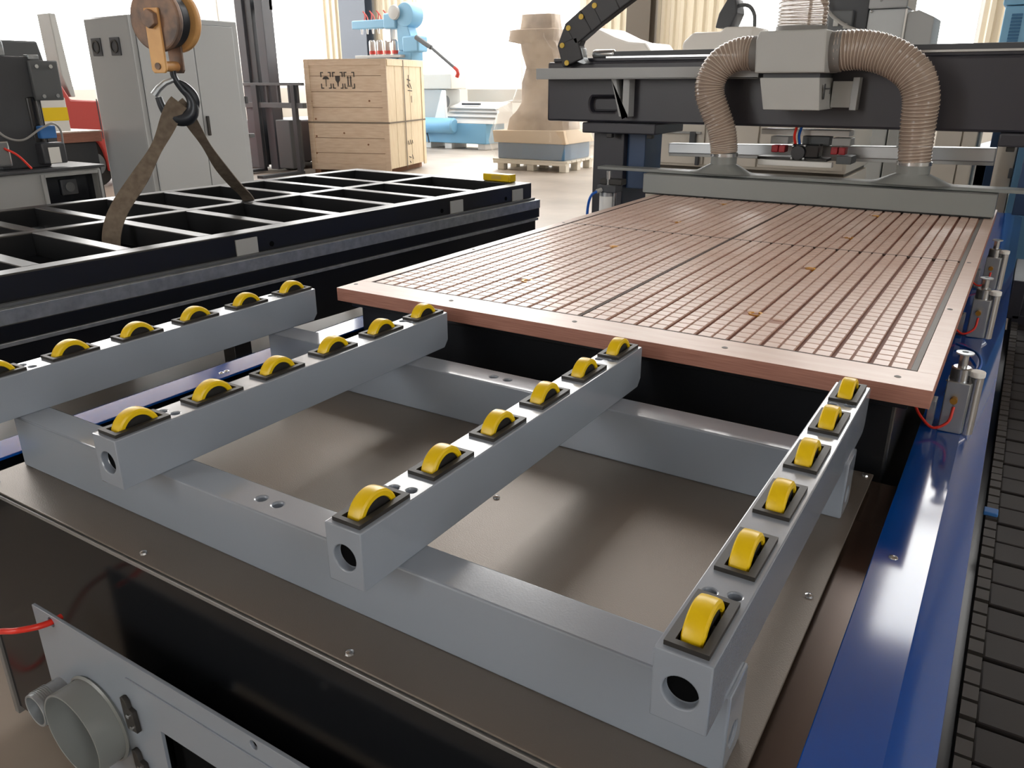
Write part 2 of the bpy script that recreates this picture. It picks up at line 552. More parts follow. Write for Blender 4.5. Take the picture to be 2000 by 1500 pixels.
# ---- vacuum table
tw = thing('vacuum_table', 'reddish brown vacuum table board milled with a grid of small pads', 'table board', (.7, 1.21, -.034))
W, LT = 1.40, 2.42
PX, PY = .0345, .0347
GX1, GY0 = 1.3515, .101
NX, NY = 38, 64
GX0, GY1 = GX1 - NX * PX, GY0 + NY * PY
obj('board', G().box(0, W, 0, LT, -.0345, -.010), 'mdf_edge', tw, .001)
obj('groove_bed', G().box(GX0 - .008, GX1 + .014, GY0 - .008, GY1 + .008, -.0105, -.0068), 'mdf_deep', tw)
def rim(name, x0, x1, y0, y1):
    o = obj(name, G().box(x0, x1, y0, y1, -.012, 0), 'mdf_top', tw, .0006)
    o.data.materials.append(MATS['mdf_edge'])           # the cut edge of the board is darker than its face
    for p in o.data.polygons:
        if abs(p.normal.z) < .4:
            p.material_index = 1
rim('rim_strip', 0, W, 0, GY0 - .006)
rim('rim_strip', 0, W, GY1 + .006, LT)
rim('rim_strip', 0, GX0 - .006, GY0 - .006, GY1 + .006)
rim('rim_strip', GX1 + .0135, W, GY0 - .006, GY1 + .006)
obj('gasket_strip', G().box(GX1 + .001, GX1 + .013, GY0 - .004, GY1 + .004, -.010, -.0012), 'gasket', tw, .001)
half = (GY0 + GY1) / 2
DW = .0085                                           # deep groove
for k in range(NX // 2):
    xr = GX1 - 2 * k * PX
    xl = xr - 2 * PX
    if k == 0:
        xr += .001
    w0 = .012 if k == 9 else DW
    w1 = .012 if k == 10 else DW
    for a, b in ((GY0, half - .006), (half + .006, GY1)):
        obj('pad_strip', G().box(xl + w0 / 2, xr - (w1 / 2 if k else 0), a, b, -.010, -.0036), 'mdf_groove', tw)
ports = [(.381, .335), (.381, .885), (.383, 1.452), (.381, 2.003), (.998, .335), (.998, .888), (.999, 1.452), (.998, 2.003)]
cells = []
for i in range(NX):
    xc = GX1 - (i + .5) * PX
    xc += .0012 if i % 2 else -.0012
    if i in (19, 20):                               # room for the middle seal
        xc += .0015 if i == 19 else -.0015
    for j in range(NY):
        yc = GY0 + (j + .5) * PY + (.0025 if j >= NY // 2 else -.0025)
        if abs(xc - 1.056) < .014 and abs(yc - .30) < .014:
            continue
        if any((xc - a) ** 2 + (yc - b) ** 2 < .021 ** 2 for a, b in ports):
            continue
        cells.append((xc, yc))
cells.sort(key=lambda c: (c[0] - 1.46) ** 2 + (c[1] + 1.46) ** 2)
pad_me = G().hull8([(-.0138, -.0152, -.0045), (.0138, -.0152, -.0045), (.0138, .0152, -.0045), (-.0138, .0152, -.0045),
                    (-.0130, -.0145, 0), (.0130, -.0145, 0), (.0130, .0145, 0), (-.0130, .0145, 0)]).mesh('grid_pad', False)
for x, y in cells[:300]:
    o = link('grid_pad', pad_me, 'mdf_pad', tw)
    o.location = (x, y, 0)
g = G()
for x, y in cells[300:]:
    g.hull8([(x - .0138, y - .0152, -.0045), (x + .0138, y - .0152, -.0045), (x + .0138, y + .0152, -.0045), (x - .0138, y + .0152, -.0045),
             (x - .013, y - .0145, 0), (x + .013, y - .0145, 0), (x + .013, y + .0145, 0), (x - .013, y + .0145, 0)])
o = obj('grid_pads', g, 'mdf_pad', tw, smooth=False)
o['kind'] = 'stuff'
def cord(x0, x1, y0, y1):
    obj('seal_cord', G().box(x0, x1, y0, y1, -.0068, -.0002), 'seal_brown', tw, .0004)
xm = GX1 - 20 * PX
cord(GX0, GX1, half - .0042, half + .0042)
cord(xm - .0036, xm + .0036, GY0, half - .0045)
cord(xm - .0036, xm + .0036, half + .0045, GY1)
cord(GX0 - .006, GX1 + .012, GY0 - .0055, GY0 - .0005)
cord(GX0 - .006, GX0 - .001, GY0 + .0005, GY1)
for x, y in ports:
    o = obj('vacuum_port', G().lathe([(.017, -.009), (.017, -.001), (.011, -.0015), (.009, -.0085)], (x, y, 0), 20, 'z', False), 'brass', tw)
    obj('port_hole', G().cyl((x, y, -.0095), (x, y, -.006), .0095), 'hole_black', o)
for x, y in ((.018, .054), (.333, .051), (.675, .050), (1.019, .045), (1.338, .047), (1.376, .603), (.018, .601), (1.376, 1.2), (.018, 1.2)):
    obj('screw', G().lathe([(.0062, .0002), (.0055, .0008), (.003, .0004), (.0028, -.001)], (x, y, 0), 12), 'gasket', tw)

# ---- roller rack
rk = thing('roller_rack', 'grey steel loading rack with four bars of yellow rollers on two cross beams', 'roller rack', (.63, -.45, -.186))
def cross_beam(y0, y1, holes):
    c = G()
    for x in holes:
        c.cyl((x, (y0 + y1) / 2, -.11), (x, (y0 + y1) / 2, -.07), .008, n=20)
    c.cyl((1.27, (y0 + y1) / 2 - .004, -.152), (1.35, (y0 + y1) / 2 - .004, -.152), .014, n=20)
    me = cut(G().box(-.059, 1.311, y0, y1, -.186, -.0825), c, 'cross_beam')
    return link('cross_beam', me, 'grey_paint', rk, .003)
cross_beam(-.807, -.745, (.585, .620))
cross_beam(-.190, -.121, (.593, .628))
BW, BH, BY0, BY1 = .0588, .0825, -.871, -.038
RY = [-.8165 + .1452 * k for k in range(6)]
c = G()
for y in RY:
    c.box(-.0175, .0175, y - .042, y + .042, -.05, .02)
for y in (-.760, -.150):
    for x in (-.0125, .0125):
        c.cyl((x, y + (.006 if x > 0 else 0), -.02), (x, y + (.006 if x > 0 else 0), .02), .0072, n=20)
c.cyl((.0, BY0 - .02, -.043), (0, BY0 + .012, -.043), .0182, n=32)
c.cyl((.0, BY1 - .012, -.043), (0, BY1 + .02, -.043), .0182, n=32)
prof = [(BY0, -BH), (BY1 - .014, -BH), (BY1, -BH + .016), (BY1, 0), (BY0, 0)]
bar_me = cut(G().prism(prof, 'x', -BW / 2, BW / 2), c, 'roller_bar')
plug_me = G().cyl((0, BY0 + .0115, -.043), (0, BY0 + .014, -.043), .0183, n=24).mesh('end_bore', False)
plug2_me = G().cyl((0, BY1 - .014, -.043), (0, BY1 - .0115, -.043), .0183, n=24).mesh('end_bore', False)
# housing: rectangular black frame with a slot for the wheel
hg = G().box(-.0225, .0225, -.0475, .0475, -.001, .0055)
house_me = cut(hg, G().box(-.0135, .0135, -.0405, .0405, -.02, .02), 'roller_housing')
tray_me = G().box(-.0170, .0170, -.0415, .0415, -.049, -.045).box(-.0172, -.0152, -.0412, .0412, -.046, -.001).box(.0152, .0172, -.0412, .0412, -.046, -.001).box(-.0172, .0172, -.0415, -.0395, -.046, -.001).box(-.0172, .0172, .0395, .0415, -.046, -.001).mesh('roller_tray', False)
wz = -.0085
wheel_me = G().loft([[Vector((x, r * math.cos(a), wz + r * math.sin(a))) for a in (2 * math.pi * k / 40 for k in range(40))]
                     for x, r in ((-.0095, .0265), (-.0115, .0275), (-.0115, .0335), (-.0095, .0362), (-.004, .0368), (.004, .0368), (.0095, .0362), (.0115, .0335), (.0115, .0275), (.0095, .0265))], True, False).mesh('roller_tire')
hub_me = G().lathe([(.0268, -.009), (.0268, .009)], (0, 0, wz), 32, 'x').lathe([(.010, -.0135), (.010, .0135)], (0, 0, wz), 20, 'x').mesh('roller_hub')
for xr in (-.0389, .3874, .8766, 1.3071):
    xc = xr - BW / 2
    b = link('roller_bar', bar_me, 'grey_paint', rk, .002)
    b.location = (xc, 0, 0)
    link('end_bore', plug_me, 'hole_black', b)
    link('end_bore', plug2_me, 'hole_black', b)
    for y in RY:
        for nm, me, m in (('roller_housing', house_me, 'black_plastic'), ('roller_tray', tray_me, 'black_rubber'), ('roller_tire', wheel_me, 'yellow_plastic'), ('roller_hub', hub_me, 'black_rubber')):
            q = link(nm, me, m, b)
            q.location = (0, y, 0)

# ---- pneumatic stops along the right edge of the table
def stop_cylinder(x, y, label, tube=True):
    t = thing('stop_cylinder', label, 'air cylinder', (x, y, -.178), group='air cylinders along the table edge')
    bs = G().box(x - .027, x + .016, y - .022, y + .022, -.178, -.068)
    obj('body', bs, 'aluminium', t, .002)
    obj('guide_rod', G().cyl((x + .023, y - .005, -.178), (x + .023, y - .005, -.055), .0135, n=18), 'steel', t)
    obj('guide_cap', G().cyl((x + .023, y - .005, -.055), (x + .023, y - .005, -.043), .0145, n=18), 'label_white', t, .002)
    obj('neck', G().lathe([(.019, -.068), (.019, -.042), (.016, -.040)], (x - .006, y, 0), 22), 'steel', t)
    obj('piston_rod', G().cyl((x - .006, y, -.042), (x - .006, y, -.012), .0085, n=16), 'steel', t)
    obj('stop_disc', G().lathe([(.0165, -.0125), (.0165, -.0095), (.006, -.0090), (.006, -.0115)], (x - .006, y, 0), 20), 'galvanised', t)
    obj('port_fitting', G().cyl((x - .008, y - .022, -.105), (x - .008, y - .034, -.105), .007, n=12), 'brass', t)
    if tube:
        obj('mount_bracket', G().box(x - .052, x - .038, y - .018, y + .018, -.172, -.118), 'aluminium', t, .001)
        obj('air_tube', G().tube(spline([(x - .006, y - .030, -.118), (x - .010, y - .040, -.148), (x - .035, y - .045, -.165), (x - .062, y - .03, -.150), (x - .078, y, -.138)], 24), .0029, 10), 'red_tube', t)
stop_cylinder(1.437, .300, 'silver air cylinder with red tube at the near right table corner')
stop_cylinder(1.437, 1.060, 'silver air cylinder beside the middle of the table right edge')
stop_cylinder(1.437, 1.72, 'silver air cylinder beside the far half of the table right edge')
bt = [(1.395, .92, -.17), (1.43, .88, -.168), (1.455, .80, -.16), (1.46, .72, -.168), (1.43, .60, -.173), (1.405, .5, -.173)]
tag(obj('blue_air_tube', G().tube(spline(bt, 30), .0035, 10), 'blue_tube'), 'thin blue air tube lying in a loop on the blue side cover', 'tube')

# ================================================================== gantry
t = thing('gantry', 'black steel gantry with a grey tray across the far end of the table', 'gantry', (CX, 2.55, FZ + .3))
bm_ = cut(G().box(-.724, 2.02, 2.36, 2.66, .307, .594), G().prism([(-.455 + .018 * math.cos(a) + (.115 if math.cos(a) > 0 else 0), .393 + .036 * math.sin(a)) for a in (2 * math.pi * k / 24 for k in range(24))], 'y', 2.3, 2.40), 'gantry_beam')
link('beam', bm_, 'gantry_black', t, .012, 3)
obj('beam_cap', G().box(-.70, 2.0, 2.38, 2.64, .594, .612), 'gantry_black', t, .004)
obj('linear_rail', G().box(-.45, 2.0, 2.385, 2.415, .612, .640), 'charcoal', t, .003)
obj('rail_edge', G().box(-.40, 2.0, 2.372, 2.384, .608, .618), 'steel', t, .001)
obj('rack_strip', G().box(.0, 2.0, 2.46, 2.50, .612, .632), 'black_plastic', t, .002)
obj('motor_end', G().lathe([(.018, 0), (.022, .01), (.022, .11), (.012, .12)], (-.48, 2.40, .628), 18, 'x'), 'steel', t)
tr = obj('cable_tray', G().box(-.728, .40, 2.25, 2.36, .512, .518).box(-.728, .40, 2.25, 2.256, .512, .563), 'gantry_grey', t, .001)
br = obj('tray_bracket', G().prism([(-.327, .512), (-.300, .512), (-.262, .345), (-.262, .512), (-.228, .512), (-.226, .339), (-.277, .339)], 'y', 2.29, 2.355), 'gantry_grey', t, .002)
for sx in (0, 1):
    X = (lambda x: x) if sx == 0 else (lambda x: 2 * CX - x)
    def bxx(x0, x1, *r):
        a, b = sorted((X(x0), X(x1)))
        return G().box(a, b, *r)
    obj('saddle', bxx(-.494, -.094, 2.32, 2.70, .256, .307), 'gantry_black', t, .006)
    obj('post', bxx(-.465, -.292, 2.40, 2.72, FZ + .30, .256), 'gantry_black', t, .005)
    obj('post_plate', bxx(-.291, -.192, 2.44, 2.66, -.02, .256), 'blue_dark', t, .003)
    obj('saddle_bolt', bxx(-.155, -.125, 2.36, 2.39, .235, .256), 'black_plastic', t, .003)
    obj('saddle_bolt', bxx(-.36, -.33, 2.33, 2.36, .235, .256), 'black_plastic', t, .003)
    obj('carriage_foot', bxx(-.47, -.27, 2.30, 2.80, FZ + .28, FZ + .42), 'gantry_black', t, .006)
    obj('rail_runner', bxx(-.30, -.25, 2.30, 2.80, FZ + .40, -.26), 'gantry_black', t, .004)

# overhead cable chain, link by link
t = thing('cable_chain', 'black plastic cable chain with yellow pins rising from the gantry left end', 'cable chain', (-.56, 2.31, .563))
dots = [(-.574, .588), (-.602, .669), (-.569, .747), (-.500, .795), (-.430, .841), (-.352, .890), (-.272, .938), (-.190, .985), (-.105, 1.030), (-.018, 1.070), (.072, 1.100), (.166, 1.118), (.262, 1.122)]
for i, (p, q) in enumerate(zip(dots, dots[1:])):
    p, q = Vector((p[0], 0, p[1])), Vector((q[0], 0, q[1]))
    d = (q - p).normalized()
    n = Vector((d.z, 0, -d.x))                    # towards the inner side of the bend
    a, b = p - d * .012, q + d * .012
    k = .004 * (i % 2)
    poly = [(v.x, v.z) for v in (a - n * .030, b - n * .030, b + n * .088, a + n * .088)]
    l = obj('chain_link', G().prism(poly, 'y', 2.292 + k, 2.352 - k), 'chain_black', t, .006)
    obj('pin_cap', G().cyl((p.x, 2.2865, p.z), (p.x, 2.2915, p.z), .0125, n=18), 'pin_yellow', l)
obj('end_bracket', G().prism([(-.545, .60), (-.535, .66), (-.495, .655), (-.487, .612), (-.47, .585), (-.485, .58)], 'y', 2.30, 2.345), 'galvanised', t, .002)

# manifold, hoses, hood
t = thing('dust_manifold', 'light grey dust manifold box on the gantry front with three hose openings', 'dust box', (.57, 2.22, .39))
obj('upper_box', G().loft([[(.431, 2.08, .532), (.712, 2.08, .532), (.712, 2.35, .532), (.431, 2.35, .532)],
                           [(.424, 2.08, .66), (.703, 2.08, .66), (.703, 2.35, .66), (.424, 2.35, .66)],
                           [(.436, 2.08, .693), (.700, 2.08, .693), (.700, 2.30, .693), (.436, 2.30, .693)]]), 'box_grey', t, .007, 3)
obj('neck_plate', G().box(.46, .69, 2.11, 2.35, .512, .534), 'charcoal', t)
obj('lower_box', G().loft([[(.477, 2.10, .388), (.706, 2.10, .388), (.706, 2.355, .388), (.477, 2.355, .388)],
                           [(.450, 2.10, .514), (.692, 2.10, .514), (.692, 2.355, .514), (.450, 2.355, .514)]]), 'box_grey', t, .003)
obj('side_bracket', G().box(.706, .79, 2.30, 2.36, .395, .50), 'box_grey', t, .002)
obj('side_bracket', G().prism([(2.29, .385), (2.36, .385), (2.36, .515), (2.30, .515)], 'x', .785, .812), 'gantry_grey', t, .002)
obj('vent_slot', G().box(.7058, .7075, 2.14, 2.16, .43, .49).box(.7058, .7075, 2.16, 2.25, .468, .474).box(.7058, .7075, 2.25, 2.256, .45, .475), 'charcoal', t)
obj('hose_collar', G().pipe((.428, 2.20, .611), (.385, 2.20, .611), .071, .064), 'gasket', t)
obj('hose_collar', G().pipe((.703, 2.20, .612), (.748, 2.20, .613), .079, .072), 'gasket', t)
obj('hose_collar', G().pipe((.572, 2.20, .690), (.572, 2.20, .712), .101, .094), 'gasket', t)

def hose(name, label, P, r, n, pitch_n):
    t = thing(name, label, 'hose', P[-1])
    pts = spline(P, n)
    rr = r if callable(r) else (lambda u: r)
    obj('film', G().tube(pts, lambda u: rr(u) * (1 - .045 * (.5 + .5 * math.cos(2 * math.pi * u * pitch_n))), 28, False), 'hose_film', t)
    # the wire spiral
    sp = []
    m = pitch_n * 16
    L = len(pts)
    ref = None
    for k in range(m + 1):
        u = k / m
        f = u * (L - 1)
        i = min(int(f), L - 2)
        c = pts[i].lerp(pts[i + 1], f - i)
        d = (pts[min(i + 2, L - 1)] - pts[max(i - 1, 0)]).normalized()
        if ref is None:
            ref = Vector((0, 1, 0)) if abs(d.y) < .9 else Vector((1, 0, 0))
        ref = (ref - d * ref.dot(d)).normalized()
        b = d.cross(ref)
        a = 2 * math.pi * k / 16
        sp.append(c + (ref * math.cos(a) + b * math.sin(a)) * rr(u) * 1.005)
    obj('spiral_wire', G().tube(sp, .0017, 5), 'hose_rib', t)
    return t
hose('dust_hose', 'ribbed transparent brown hose curving left from the grey dust box to the hood',
     [(.40, 2.20, .611), (.33, 2.20, .611), (.255, 2.19, .578), (.215, 2.18, .515), (.212, 2.18, .448), (.240, 2.19, .375), (.272, 2.20, .302), (.289, 2.20, .240), (.294, 2.20, .196)],
     lambda u: .069 - .010 * u, 200, 44)
hose('dust_hose', 'ribbed transparent brown hose arching right from the grey dust box to the hood',
     [(.72, 2.20, .613), (.80, 2.20, .618), (.88, 2.20, .606), (.965, 2.19, .572), (1.035, 2.18, .515), (1.066, 2.18, .44), (1.070, 2.19, .36), (1.074, 2.20, .27), (1.080, 2.20, .19)],
     lambda u: .078 - .016 * u, 220, 48)
hose('dust_hose', 'wide ribbed transparent hose rising upright from the top of the grey dust box',
     [(.572, 2.20, .70), (.572, 2.20, .78), (.565, 2.20, .90), (.55, 2.20, 1.05), (.54, 2.20, 1.25)], .098, 120, 24)

t = thing('dust_hood', 'long grey dust hood with two cone inlets lying across the table', 'dust hood', (CX, 2.2, .01))
obj('hood_body', G().prism([(2.12, .008), (2.124, .008), (2.135, .086), (2.30, .092), (2.30, .098), (2.124, .092)], 'x', -.055, 1.392), 'hood_grey', t, .001)
obj('hood_rear', G().box(-.055, 1.392, 2.296, 2.302, .008, .095), 'hood_grey', t, .001)
obj('hood_end', G().box(-.058, -.054, 2.122, 2.30, .01, .094), 'hood_grey', t)
obj('hood_end', G().box(1.391, 1.395, 2.122, 2.30, .01, .094), 'hood_grey', t)
obj('top_flange', G().box(-.325, 1.62, 2.17, 2.26, .096, .110), 'hood_grey', t, .002)
obj('brush_strip', G().box(-.05, 1.388, 2.124, 2.13, .002, .012), 'black_rubber', t)
for x, r0, r1 in ((.295, .155, .057), (1.080, .175, .062)):
    rings = []
    for f, z in ((0, .110), (.35, .118), (.75, .138), (1, .150), (1.0, .156)):
        a = r0 + (r1 - r0) * min(1, f)
        b = .085 + (r1 - .085) * min(1, f)
        rings.append([Vector((x + a * math.cos(u), 2.205 + b * math.sin(u), z)) for u in (2 * math.pi * k / 36 for k in range(36))])
    co = obj('inlet_cone', G().loft(rings, True, False), 'hood_grey', t)
    obj('inlet_collar', G().pipe((x, 2.205, .150), (x, 2.205, .198), r1 + .001, r1 - .004), 'hood_grey', co)
    obj('hose_clamp', G().pipe((x, 2.205, .182), (x, 2.205, .196), r1 + .004, r1), 'steel', co)

t = thing('lift_cylinder', 'silver air cylinder with a blue tube beside the gantry left post', 'air cylinder', (-.235, 2.11, -.30))
obj('barrel', G().lathe([(.036, -.30), (.036, .0)], (-.238, 2.11, 0), 24), 'aluminium', t, .003)
obj('maker_label', G().lathe([(.0364, -.14), (.0364, -.02)], (-.238, 2.11, 0), 24, 'z', False), 'label_white', t)
obj('tie_rod', G().cyl((-.192, 2.10, -.3), (-.192, 2.10, .01), .008), 'steel', t)
obj('end_cap', G().box(-.275, -.175, 2.07, 2.15, .0, .034), 'charcoal', t, .004)
obj('guide_block', G().box(-.275, -.16, 2.10, 2.16, .034, .060), 'black_plastic', t, .003)
obj('rod', G().cyl((-.232, 2.11, .03), (-.232, 2.11, .098), .011), 'steel', t)
obj('elbow_fitting', G().cyl((-.25, 2.07, .012), (-.262, 2.045, .006), .010), 'light_grey', t)
obj('air_tube', G().tube(spline([(-.262, 2.045, .006), (-.285, 2.03, -.015), (-.300, 2.03, -.07), (-.302, 2.03, -.16), (-.30, 2.04, -.28)], 24), .0065, 10), 'blue_tube', t)
obj('foot', G().box(-.29, -.15, 2.06, 2.17, -.32, -.30), 'black_paint', t)
obj('carrier_arm', G().box(-.288, -.16, 2.06, 2.295, -.40, -.32), 'gantry_black', t, .004)

# pusher carried under the gantry
t = thing('sheet_pusher', 'pale aluminium pusher bar with red clamps and a black air cylinder under the gantry', 'pusher', (.6, 2.6, .15))
obj('pusher_bar', G().prism([(-.13, .150), (1.347, .174), (1.347, .232), (-.13, .200)], 'y', 2.60, 2.66), 'aluminium', t, .004)
obj('pusher_lip', G().prism([(-.13, .136), (1.347, .158), (1.347, .176), (-.13, .152)], 'y', 2.61, 2.65), 'light_grey', t, .002)
for x in (.13, .98):
    obj('hanger', G().box(x - .03, x + .03, 2.63, 2.68, .17, .306), 'light_grey', t, .003)
obj('top_plate', G().box(.37, .765, 2.50, 2.62, .266, .290), 'white_paint', t, .002)
obj('slide_block', G().box(.418, .50, 2.50, 2.60, .224, .258), 'light_grey', t, .003)
obj('slide_block', G().box(.695, .775, 2.50, 2.60, .224, .258), 'light_grey', t, .003)
obj('middle_block', G().box(.56, .68, 2.52, 2.60, .22, .262), 'dark_grey', t, .003)
for x0 in (.441, .474, .706, .739):
    obj('red_clamp', G().box(x0, x0 + .030, 2.44, 2.50, .190, .222), 'red_clamp', t, .004)
obj('cylinder_body', G().box(.540, .66, 2.42, 2.50, .172, .232), 'black_gloss', t, .006)
obj('cylinder_nose', G().lathe([(.030, 0), (.030, .016), (.024, .018)], (.572, 2.40, .195), 22, 'y'), 'chain_black', t)
for x, z in ((.546, .222), (.598, .226), (.546, .170), (.598, .170)):
    obj('cap_screw', G().sphere((x, 2.408, z), .007), 'steel', t)
obj('carriage_plate', G().box(.385, .70, 2.42, 2.52, .158, .172), 'black_plastic', t, .003)
obj('front_rail', G().box(.400, .730, 2.385, 2.42, .136, .160), 'white_paint', t, .002)
obj('stop_block', G().box(.735, .80, 2.44, 2.56, .15, .185), 'dark_grey', t, .003)
obj('air_tube', G().tube(spline([(.548, 2.44, .232), (.545, 2.42, .27), (.558, 2.40, .32), (.585, 2.36, .39)], 20), .0062, 8), 'red_tube', t)
obj('air_tube', G().tube(spline([(.562, 2.46, .232), (.560, 2.44, .27), (.572, 2.42, .31), (.592, 2.37, .385)], 20), .0062, 8), 'blue_tube', t)

# ---- cable chain lying beside the right cover
t = thing('floor_cable_chain', 'wide dark brown cable chain lying in a tray beside the blue cover', 'cable chain', (1.62, .3, -.47))
obj('tray', G().box(1.512, 1.86, -1.3, 2.3, -.475, -.468).box(1.512, 1.518, -1.3, 2.3, -.47, -.43), 'black_paint', t)
for x in (1.53, 1.80):
    for y in (-.9, .5, 1.9):
        obj('tray_leg', G().box(x, x + .04, y, y + .04, FZ, -.475), 'black_paint', t)
link_me = G().box(1.556, 1.84, -.040, .040, -.440, -.402).mesh('chain_slat', False)
side_me = G().prism([(-.038, -.455), (.030, -.455), (.038, -.44), (.038, -.405), (.030, -.396), (-.038, -.396), (-.030, -.425)], 'x', 1.534, 1.556).mesh('chain_side', False)
notch_me = G().box(1.530, 1.5342, -.012, .008, -.445, -.402).mesh('chain_pin', False)
for k in range(40):
    y = -1.2 + k * .085
    l = link('chain_slat', link_me, 'chain_plastic', t, .004)
    l.location = (0, y, .002 * (k % 2))
    for q in (-.021, .021):
        s_ = link('chain_side', side_me, 'chain_link', l)
        s_.location = (0, q, 0)
        s_.scale = (1, .5, 1)
obj('blue_clip', G().box(1.528, 1.556, .385, .412, -.396, -.386), 'label_blue', t, .002)
for (x0, x1, y0, y1, z, lb) in ((1.508, 1.60, 1.74, 2.17, -.60, 'pale square steel plate bolted right of the blue cover, farther one'), (1.515, 1.583, 1.18, 1.36, -.60, 'small pale steel plate bolted right of the blue cover, nearer one')):
    t = thing('support_plate', lb, 'plate', ((x0 + x1) / 2, (y0 + y1) / 2, z))
    obj('plate', G().box(x0 - .01, x1 - .003 if z > -.5 else x1, y0, y1, z - .012, z), 'light_grey', t, .002)
    obj('stand', G().box(x0 + .01, x1 - .01, y0 + .03, y1 - .03, FZ, z - .012), 'dark_grey', t)

# ================================================================== second machine bed on the left
t = thing('bed_frame', 'glossy black welded machine bed grid standing left of the brown table', 'machine bed', (-1.105, 0, FZ), math.radians(-3.5))
ZT = -.048 - FZ                                   # top of the grid above the floor (own coordinates)
YA, YB = -1.6, 2.585
def bar(nm, x0, x1, y0, y1, z0, z1, m, bv=.004, par=None):
    return obj(nm, G().box(x0, x1, y0, y1, z0, z1), m, par or t, bv)
bar('long_tube', -.075, 0, YA, YB, ZT - .09, ZT, 'bed_black', .005)
bar('long_tube', -.755, -.695, YA, YB - .05, ZT - .09, ZT, 'bed_black', .005)
bar('long_tube', -1.44, -1.375, YA, YB, ZT - .09, ZT, 'bed_black', .005)
for y in (-1.14, -.815, -.49, -.165, .150, .475, .825, 1.140, 1.490, 1.790, 2.110):
    bar('cross_tube', -.695, -.075, y - .03, y + .03, ZT - .09, ZT - .0005, 'bed_black', .004)
    bar('cross_tube', -1.375, -.755, y - .03, y + .03, ZT - .09, ZT - .0005, 'bed_black', .004)
bar('end_tube', -1.375, -.075, YB - .085, YB, ZT - .09, ZT - .0005, 'bed_black', .004)
bar('end_tube', -1.378, -.052, YA, YA + .055, ZT - .09, ZT - .0005, 'bed_black', .004)
bar('rail_ledge', -.045, .048, YA, YB + .02, ZT - .142, ZT - .094, 'galvanised', .002)
bar('rack_rail', .006, .026, YA, YB, ZT - .094, ZT - .083, 'dark_grey', .002)
bar('rack_rail', -.04, -.002, YA, YB, ZT - .0945, ZT - .0905, 'dark_grey', .001)
bar('side_channel', -.05, .044, YA, YB + .02, ZT - .195, ZT - .142, 'black_paint', .003)
bar('side_strip', -.05, .050, YA, YB, ZT - .210, ZT - .196, 'galvanised', .002)
bar('side_skirt', -.05, .030, YA, YB, ZT - .42, ZT - .2105, 'black_paint', .003)
bar('rail_ledge', -1.478, -1.385, YA, YB + .02, ZT - .142, ZT - .094, 'galvanised', .002)
bar('side_skirt', -1.46, -1.38, YA, YB, ZT - .42, ZT - .142, 'black_paint', .003)
bar('bottom_pan', -1.38, -.05, YA, YB, ZT - .32, ZT - .30, 'black_paint', 0)
bar('end_skirt', -1.38, -.05, YB - .03, YB - .01, ZT - .42, ZT - .091, 'black_paint', 0)
for x in (-1.40, -.10):
    for y in (-1.4, .5, 2.35):
        bar('leg', x, x + .08, y, y + .08, 0, ZT - .42, 'black_paint', .003)
for y in (.600, 1.895, 2.440):
    bar('rail_pad', -.004, .006, y - .05, y + .05, ZT - .092, ZT - .022, 'light_grey', .001)
for y in (.72, 1.78, 2.33):
    obj('bolt_hole', G().cyl((-.001, y, ZT - .062), (.0012, y, ZT - .062), .011), 'hole_black', t)

t = thing('yellow_level', 'small bright yellow block level on the far corner of the black bed', 'level', (-1.16, 2.56, -.048), math.radians(-3.5))
obj('level_body', G().box(-.10, .09, -.028, .028, 0, .042), 'yellow_plastic', t, .006)
obj('vial_window', G().box(-.035, .035, -.0286, -.0275, .012, .034), 'pin_yellow', t, .002)
obj('end_cap', G().box(.09, .102, -.029, .029, -.0, .043), 'yellow_plastic', t, .004)

# ================================================================== crane block, hook and sling
HXc, HYc = -1.575, .75
vd = Vector((HXc - 1.46, HYc + 1.46, 0)).normalized()          # the block's side plates are seen almost edge-square
sd = Vector((vd.y, -vd.x, 0))
def H(a, b, z):                                                # a sideways, b along the sight line
    return Vector((HXc, HYc, z)) + sd * a + vd * b
t = thing('crane_block', 'worn orange yellow crane pulley block hanging over the black bed', 'crane block', (HXc, HYc, .56))
def disc(nm, a, r, th, m, zc, sx=1.0, rot=.65):
    """sheave disc whose axis leans between sideways and the sight line"""
    ax = (sd * math.cos(rot) + vd * math.sin(rot)).normalized()
    c = H(a, 0, zc)
    return obj(nm, G().lathe([(1e-3, -1), (1, -1), (1, 1), (1e-3, 1)], (0, 0, 0), 8) if False else G().cyl(c - ax * th / 2, c + ax * th / 2, r, n=48), m, t, .006)
ax = (sd * math.cos(.85) + vd * math.sin(.85)).normalized()
up = Vector((0, 0, 1))
fw = up.cross(ax)
def plate(nm, off, pts, th, m, bv=.003):
    c = Vector((HXc, HYc, 0)) + ax * off
    r0 = [c + fw * u + up * z - ax * th / 2 for u, z in pts]
    r1 = [p + ax * th for p in r0]
    return obj(nm, G().loft([r0, r1]), m, t, bv)
def arc(cx, cz, r, a0, a1, n):
    return [(cx + r * math.cos(math.radians(a0 + (a1 - a0) * k / n)), cz + r * math.sin(math.radians(a0 + (a1 - a0) * k / n))) for k in range(n + 1)]
plate('guard_disc', -.050, arc(0, .735, .120, 0, 352, 48), .030, 'crane_worn', .008)
plate('sheave', 0, arc(0, .735, .105, 0, 352, 48), .045, 'hook_steel', .006)
plate('guard_disc', .056, arc(0, .735, .120, 0, 352, 48), .030, 'crane_yellow', .008)
plate('side_strap', -.072, [(-.034, .775), (.034, .775), (.036, .548), (.026, .536), (-.026, .536), (-.036, .548)], .012, 'crane_yellow')
plate('side_strap', .030, [(-.034, .70), (.034, .70), (.034, .548), (.026, .536), (-.026, .536), (-.034, .548)], .012, 'crane_worn')
